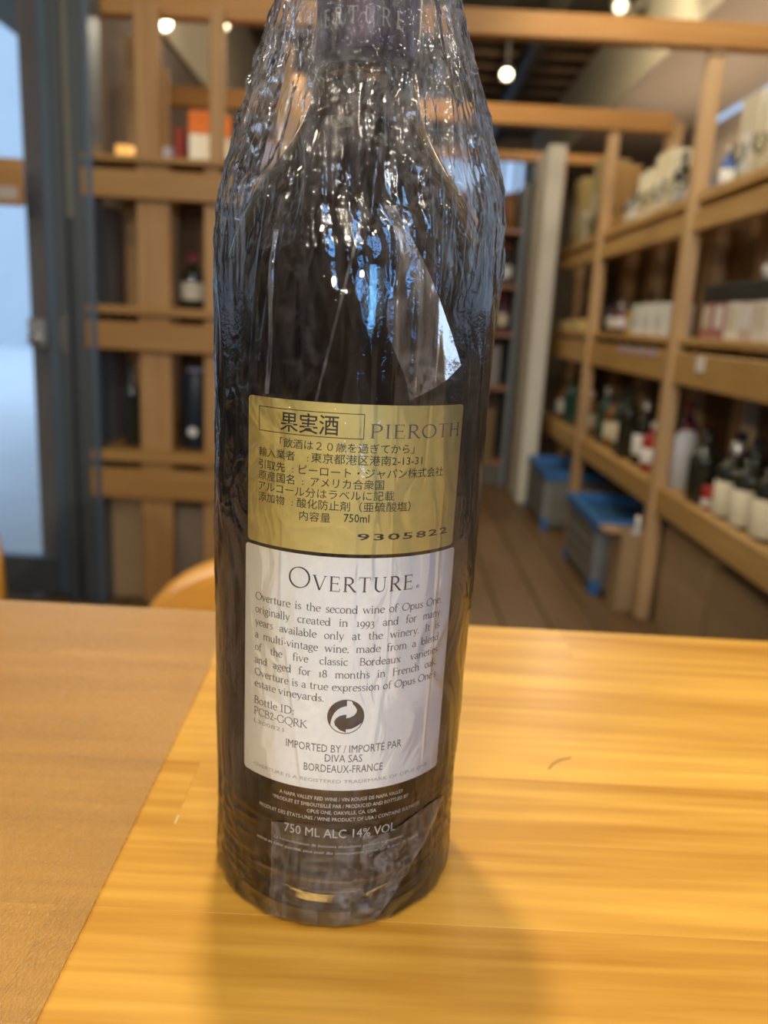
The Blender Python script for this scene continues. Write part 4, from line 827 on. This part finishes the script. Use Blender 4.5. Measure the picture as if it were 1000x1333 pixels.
D += facets(120, 16, 62)*0.00055*upf
D += facets(30, 30, 65)*0.00060*midz
D += facets(230, 70, 66)*0.00016*upf
D += facets(60, 16, 63)*0.00034*(1-upf*0.5)
D += facets(120, 60, 64)*0.00010*patchy
D += 0.00012*pnoise(U2, Vv, 9, 12, 21)*(1+up)
D += 0.00024*crease(22, 26, 25, 1)*(0.45+up*2.2)*(0.3+patchy)
D += 0.00018*crease(60, 48, 22, 1)*(0.25+up*2.0+patchy*0.6)
D += crease(40, 14, 27, 1)*facets(320, 240, 28)*0.00022*(0.15+up)
D += 0.00010*crease(150, 110, 23, 1)*(0.2+up*1.5+patchy)
low = np.clip((0.05-Z)/0.03, 0, 1)
D += 0.00035*ridged2(34, 110, 24)*low
facet = np.abs(((U*9+0.2) % 1.0)-0.5)*2
D += (0.0011*(1-np.cos((1-facet)*np.pi/2)**0.5)-0.0004)*low + 0.0006*(facet-0.5)*low
side = 0.5+0.5*np.cos((U*2*np.pi))**2
RR = np.maximum(R+D, BR+0.00035)
lab = (Z > 0.02) & (Z < 0.172)
TH = U*2*np.pi
XX = RR*np.sin(TH); YY = -RR*np.cos(TH); ZZ = Z+0.0006
verts = np.stack([XX, YY, ZZ], -1).reshape(-1, 3)
ii, jj = np.meshgrid(np.arange(NU), np.arange(NV-1), indexing='ij'); i2 = (ii+1) % NU
quads = np.stack([ii*NV+jj, i2*NV+jj, i2*NV+jj+1, ii*NV+jj+1], -1).reshape(-1, 4)
me = bpy.data.meshes.new('film'); me.vertices.add(len(verts)); me.vertices.foreach_set('co', verts.ravel().astype(np.float32))
me.loops.add(quads.size); me.loops.foreach_set('vertex_index', quads.ravel().astype(np.int32))
me.polygons.add(len(quads)); me.polygons.foreach_set('loop_start', np.arange(0, quads.size, 4, dtype=np.int32))
me.update(calc_edges=True); me.validate(); me.shade_smooth()
def film_mat(name='clear_wrap_film', haze=0.032, tint=(0.965, 0.965, 0.965)):
    m = bpy.data.materials.new(name); m.use_nodes = True; nt = m.node_tree; N = nt.nodes; L = nt.links
    N.remove(N['Principled BSDF'])
    t = N.new('ShaderNodeBsdfTransparent'); t.inputs[0].default_value = (*tint, 1)
    g = N.new('ShaderNodeBsdfGlossy'); g.inputs['Roughness'].default_value = 0.06
    d = N.new('ShaderNodeBsdfDiffuse'); d.inputs[0].default_value = (0.8, 0.8, 0.82, 1)
    tr = N.new('ShaderNodeBsdfTranslucent'); tr.inputs[0].default_value = (0.8, 0.8, 0.82, 1)
    tc = N.new('ShaderNodeTexCoord'); mp = N.new('ShaderNodeMapping'); mp.inputs['Scale'].default_value = (230, 230, 70); L.new(tc.outputs['Object'], mp.inputs[0])
    n = N.new('ShaderNodeTexNoise'); n.inputs['Scale'].default_value = 1; n.inputs['Detail'].default_value = 5; n.inputs['Distortion'].default_value = 1.2; L.new(mp.outputs[0], n.inputs['Vector'])
    n2 = N.new('ShaderNodeTexNoise'); n2.inputs['Scale'].default_value = 1100; n2.inputs['Detail'].default_value = 3; L.new(tc.outputs['Object'], n2.inputs['Vector'])
    b1 = N.new('ShaderNodeBump'); b1.inputs['Strength'].default_value = 0.22; b1.inputs['Distance'].default_value = 0.0007; L.new(n.outputs[0], b1.inputs['Height'])
    b2 = N.new('ShaderNodeBump'); b2.inputs['Strength'].default_value = 0.25; b2.inputs['Distance'].default_value = 0.0003; L.new(n2.outputs[0], b2.inputs['Height']); L.new(b1.outputs[0], b2.inputs['Normal'])
    for s in (g, d): L.new(b2.outputs[0], s.inputs['Normal'])
    fr = N.new('ShaderNodeFresnel'); fr.inputs[0].default_value = 1.5
    fb = N.new('ShaderNodeMath'); fb.operation = 'MULTIPLY_ADD'; fb.inputs[1].default_value = 1.1; fb.inputs[2].default_value = 0.012; L.new(fr.outputs[0], fb.inputs[0]); fb.use_clamp = True
    dm = N.new('ShaderNodeMixShader'); dm.inputs[0].default_value = 0.5; L.new(d.outputs[0], dm.inputs[1]); L.new(tr.outputs[0], dm.inputs[2])
    hz = N.new('ShaderNodeMapRange'); hz.inputs[1].default_value = 0.42; hz.inputs[2].default_value = 0.75; hz.inputs[3].default_value = haze*0.4; hz.inputs[4].default_value = haze*2.4; L.new(n.outputs[0], hz.inputs[0])
    sx = N.new('ShaderNodeSeparateXYZ'); L.new(tc.outputs['Object'], sx.inputs[0])          # more gathered layers towards the neck
    zr = N.new('ShaderNodeMapRange'); zr.inputs[1].default_value = 0.19; zr.inputs[2].default_value = 0.27; zr.inputs[3].default_value = 0.6; zr.inputs[4].default_value = 3.4; L.new(sx.outputs[2], zr.inputs[0])
    n3 = N.new('ShaderNodeTexNoise'); n3.inputs['Scale'].default_value = 170; n3.inputs['Detail'].default_value = 8; n3.inputs['Roughness'].default_value = 0.7; n3.inputs['Distortion'].default_value = 1.0; L.new(tc.outputs['Object'], n3.inputs['Vector'])
    n4 = N.new('ShaderNodeTexNoise'); n4.inputs['Scale'].default_value = 32; n4.inputs['Detail'].default_value = 2; L.new(tc.outputs['Object'], n4.inputs['Vector'])
    t3 = N.new('ShaderNodeMapRange'); t3.inputs[1].default_value = 0.50; t3.inputs[2].default_value = 0.60; L.new(n3.outputs[0], t3.inputs[0])
    t4 = N.new('ShaderNodeMapRange'); t4.inputs[1].default_value = 0.46; t4.inputs[2].default_value = 0.62; t4.inputs[4].default_value = haze*2.2; L.new(n4.outputs[0], t4.inputs[0])
    tm = N.new('ShaderNodeMath'); tm.operation = 'MULTIPLY_ADD'; L.new(t3.outputs[0], tm.inputs[0]); L.new(t4.outputs[0], tm.inputs[1]); L.new(hz.outputs[0], tm.inputs[2]); hz = tm
    hm = N.new('ShaderNodeMath'); hm.operation = 'MULTIPLY'; L.new(hz.outputs[0], hm.inputs[0]); L.new(zr.outputs[0], hm.inputs[1])
    m1 = N.new('ShaderNodeMixShader'); L.new(hm.outputs[0], m1.inputs[0]); L.new(t.outputs[0], m1.inputs[1]); L.new(dm.outputs[0], m1.inputs[2])
    m2 = N.new('ShaderNodeMixShader'); L.new(fb.outputs[0], m2.inputs[0]); L.new(m1.outputs[0], m2.inputs[1]); L.new(g.outputs[0], m2.inputs[2])
    L.new(m2.outputs[0], N['Material Output'].inputs[0]); return m
film = link('plastic_wrap', me, [film_mat()], wb); film['label'] = 'crinkled clear plastic film wrap'
# folded-over flap and seam strips of the same film
def patch(name, pts_fn, nu, nv, off, mat, thick=0.0):
    V = []; Fc = []
    for i in range(nu+1):
        for j in range(nv+1):
            t, z, o_ = pts_fn(i/nu, j/nv)
            ui = int(round((t/360 % 1.0)*NU)) % NU; vj = min(NV-1, max(0, int(round(z/ZT*(NV-1)))))
            r = float(RR[ui, vj])+off+o_
            V.append((r*math.sin(math.radians(t)), -r*math.cos(math.radians(t)), z))
    for i in range(nu):
        for j in range(nv):
            a = i*(nv+1)+j; Fc.append((a, a+nv+1, a+nv+2, a+1))
    m_ = bpy.data.meshes.new('m'); m_.from_pydata(V, [], Fc); m_.shade_smooth(); return link(name, m_, mat, film)
FM2 = film_mat('folded_film', 0.11, (0.93, 0.93, 0.93))
FM3 = film_mat('bottom_fold_film', 0.13, (0.92, 0.92, 0.92))
def flap(u, v):      # triangle fold right of centre, apex at the top
    z = 0.219-v*(0.050-0.010*u); lt = 10+v*10+3*math.sin(v*8); rt = 14+v*32
    t = lt+(rt-lt)*u
    return t, z, (0.0006*math.sin(u*7+v*4)+0.00004*math.sin(u*23+v*19)+0.00004*math.sin(u*11-v*29))*v
patch('fold', flap, 50, 70, 0.0007, [FM2])
def flap2(u, v):     # long crease strip from the shoulder down to the gold label
    z = 0.214-v*0.046; t = 2-v*13+u*1.1
    return t, z, 0.0001*u
patch('fold', flap2, 6, 60, 0.0003, [FM2])
def hem(u, v):       # doubled film round the foot of the bottle
    z = 0.0016+v*(0.034+0.002*math.sin(u*9)); e_ = math.sin(math.pi*min(1, max(0, u)))**.3*math.sin(math.pi*min(1, .5+v*.5)); return -25+u*(46+40*v), z, e_*(0.0003*math.sin(u*23+v*5)+0.0002*math.sin(v*7+u*13+3*math.sin(u*9)))
patch('bottom_hem', hem, 160, 60, 0.0004, [FM3])
def seam2(u, v):     # film edge running down the left of the label
    z = 0.169+v*0.043; t = -31+u*2+v*2.0+0.6*math.sin(v*6)
    return t, z, 0.0003*math.sin(u*3.14)
patch('seam', seam2, 6, 80, 0.0003, [FM2])
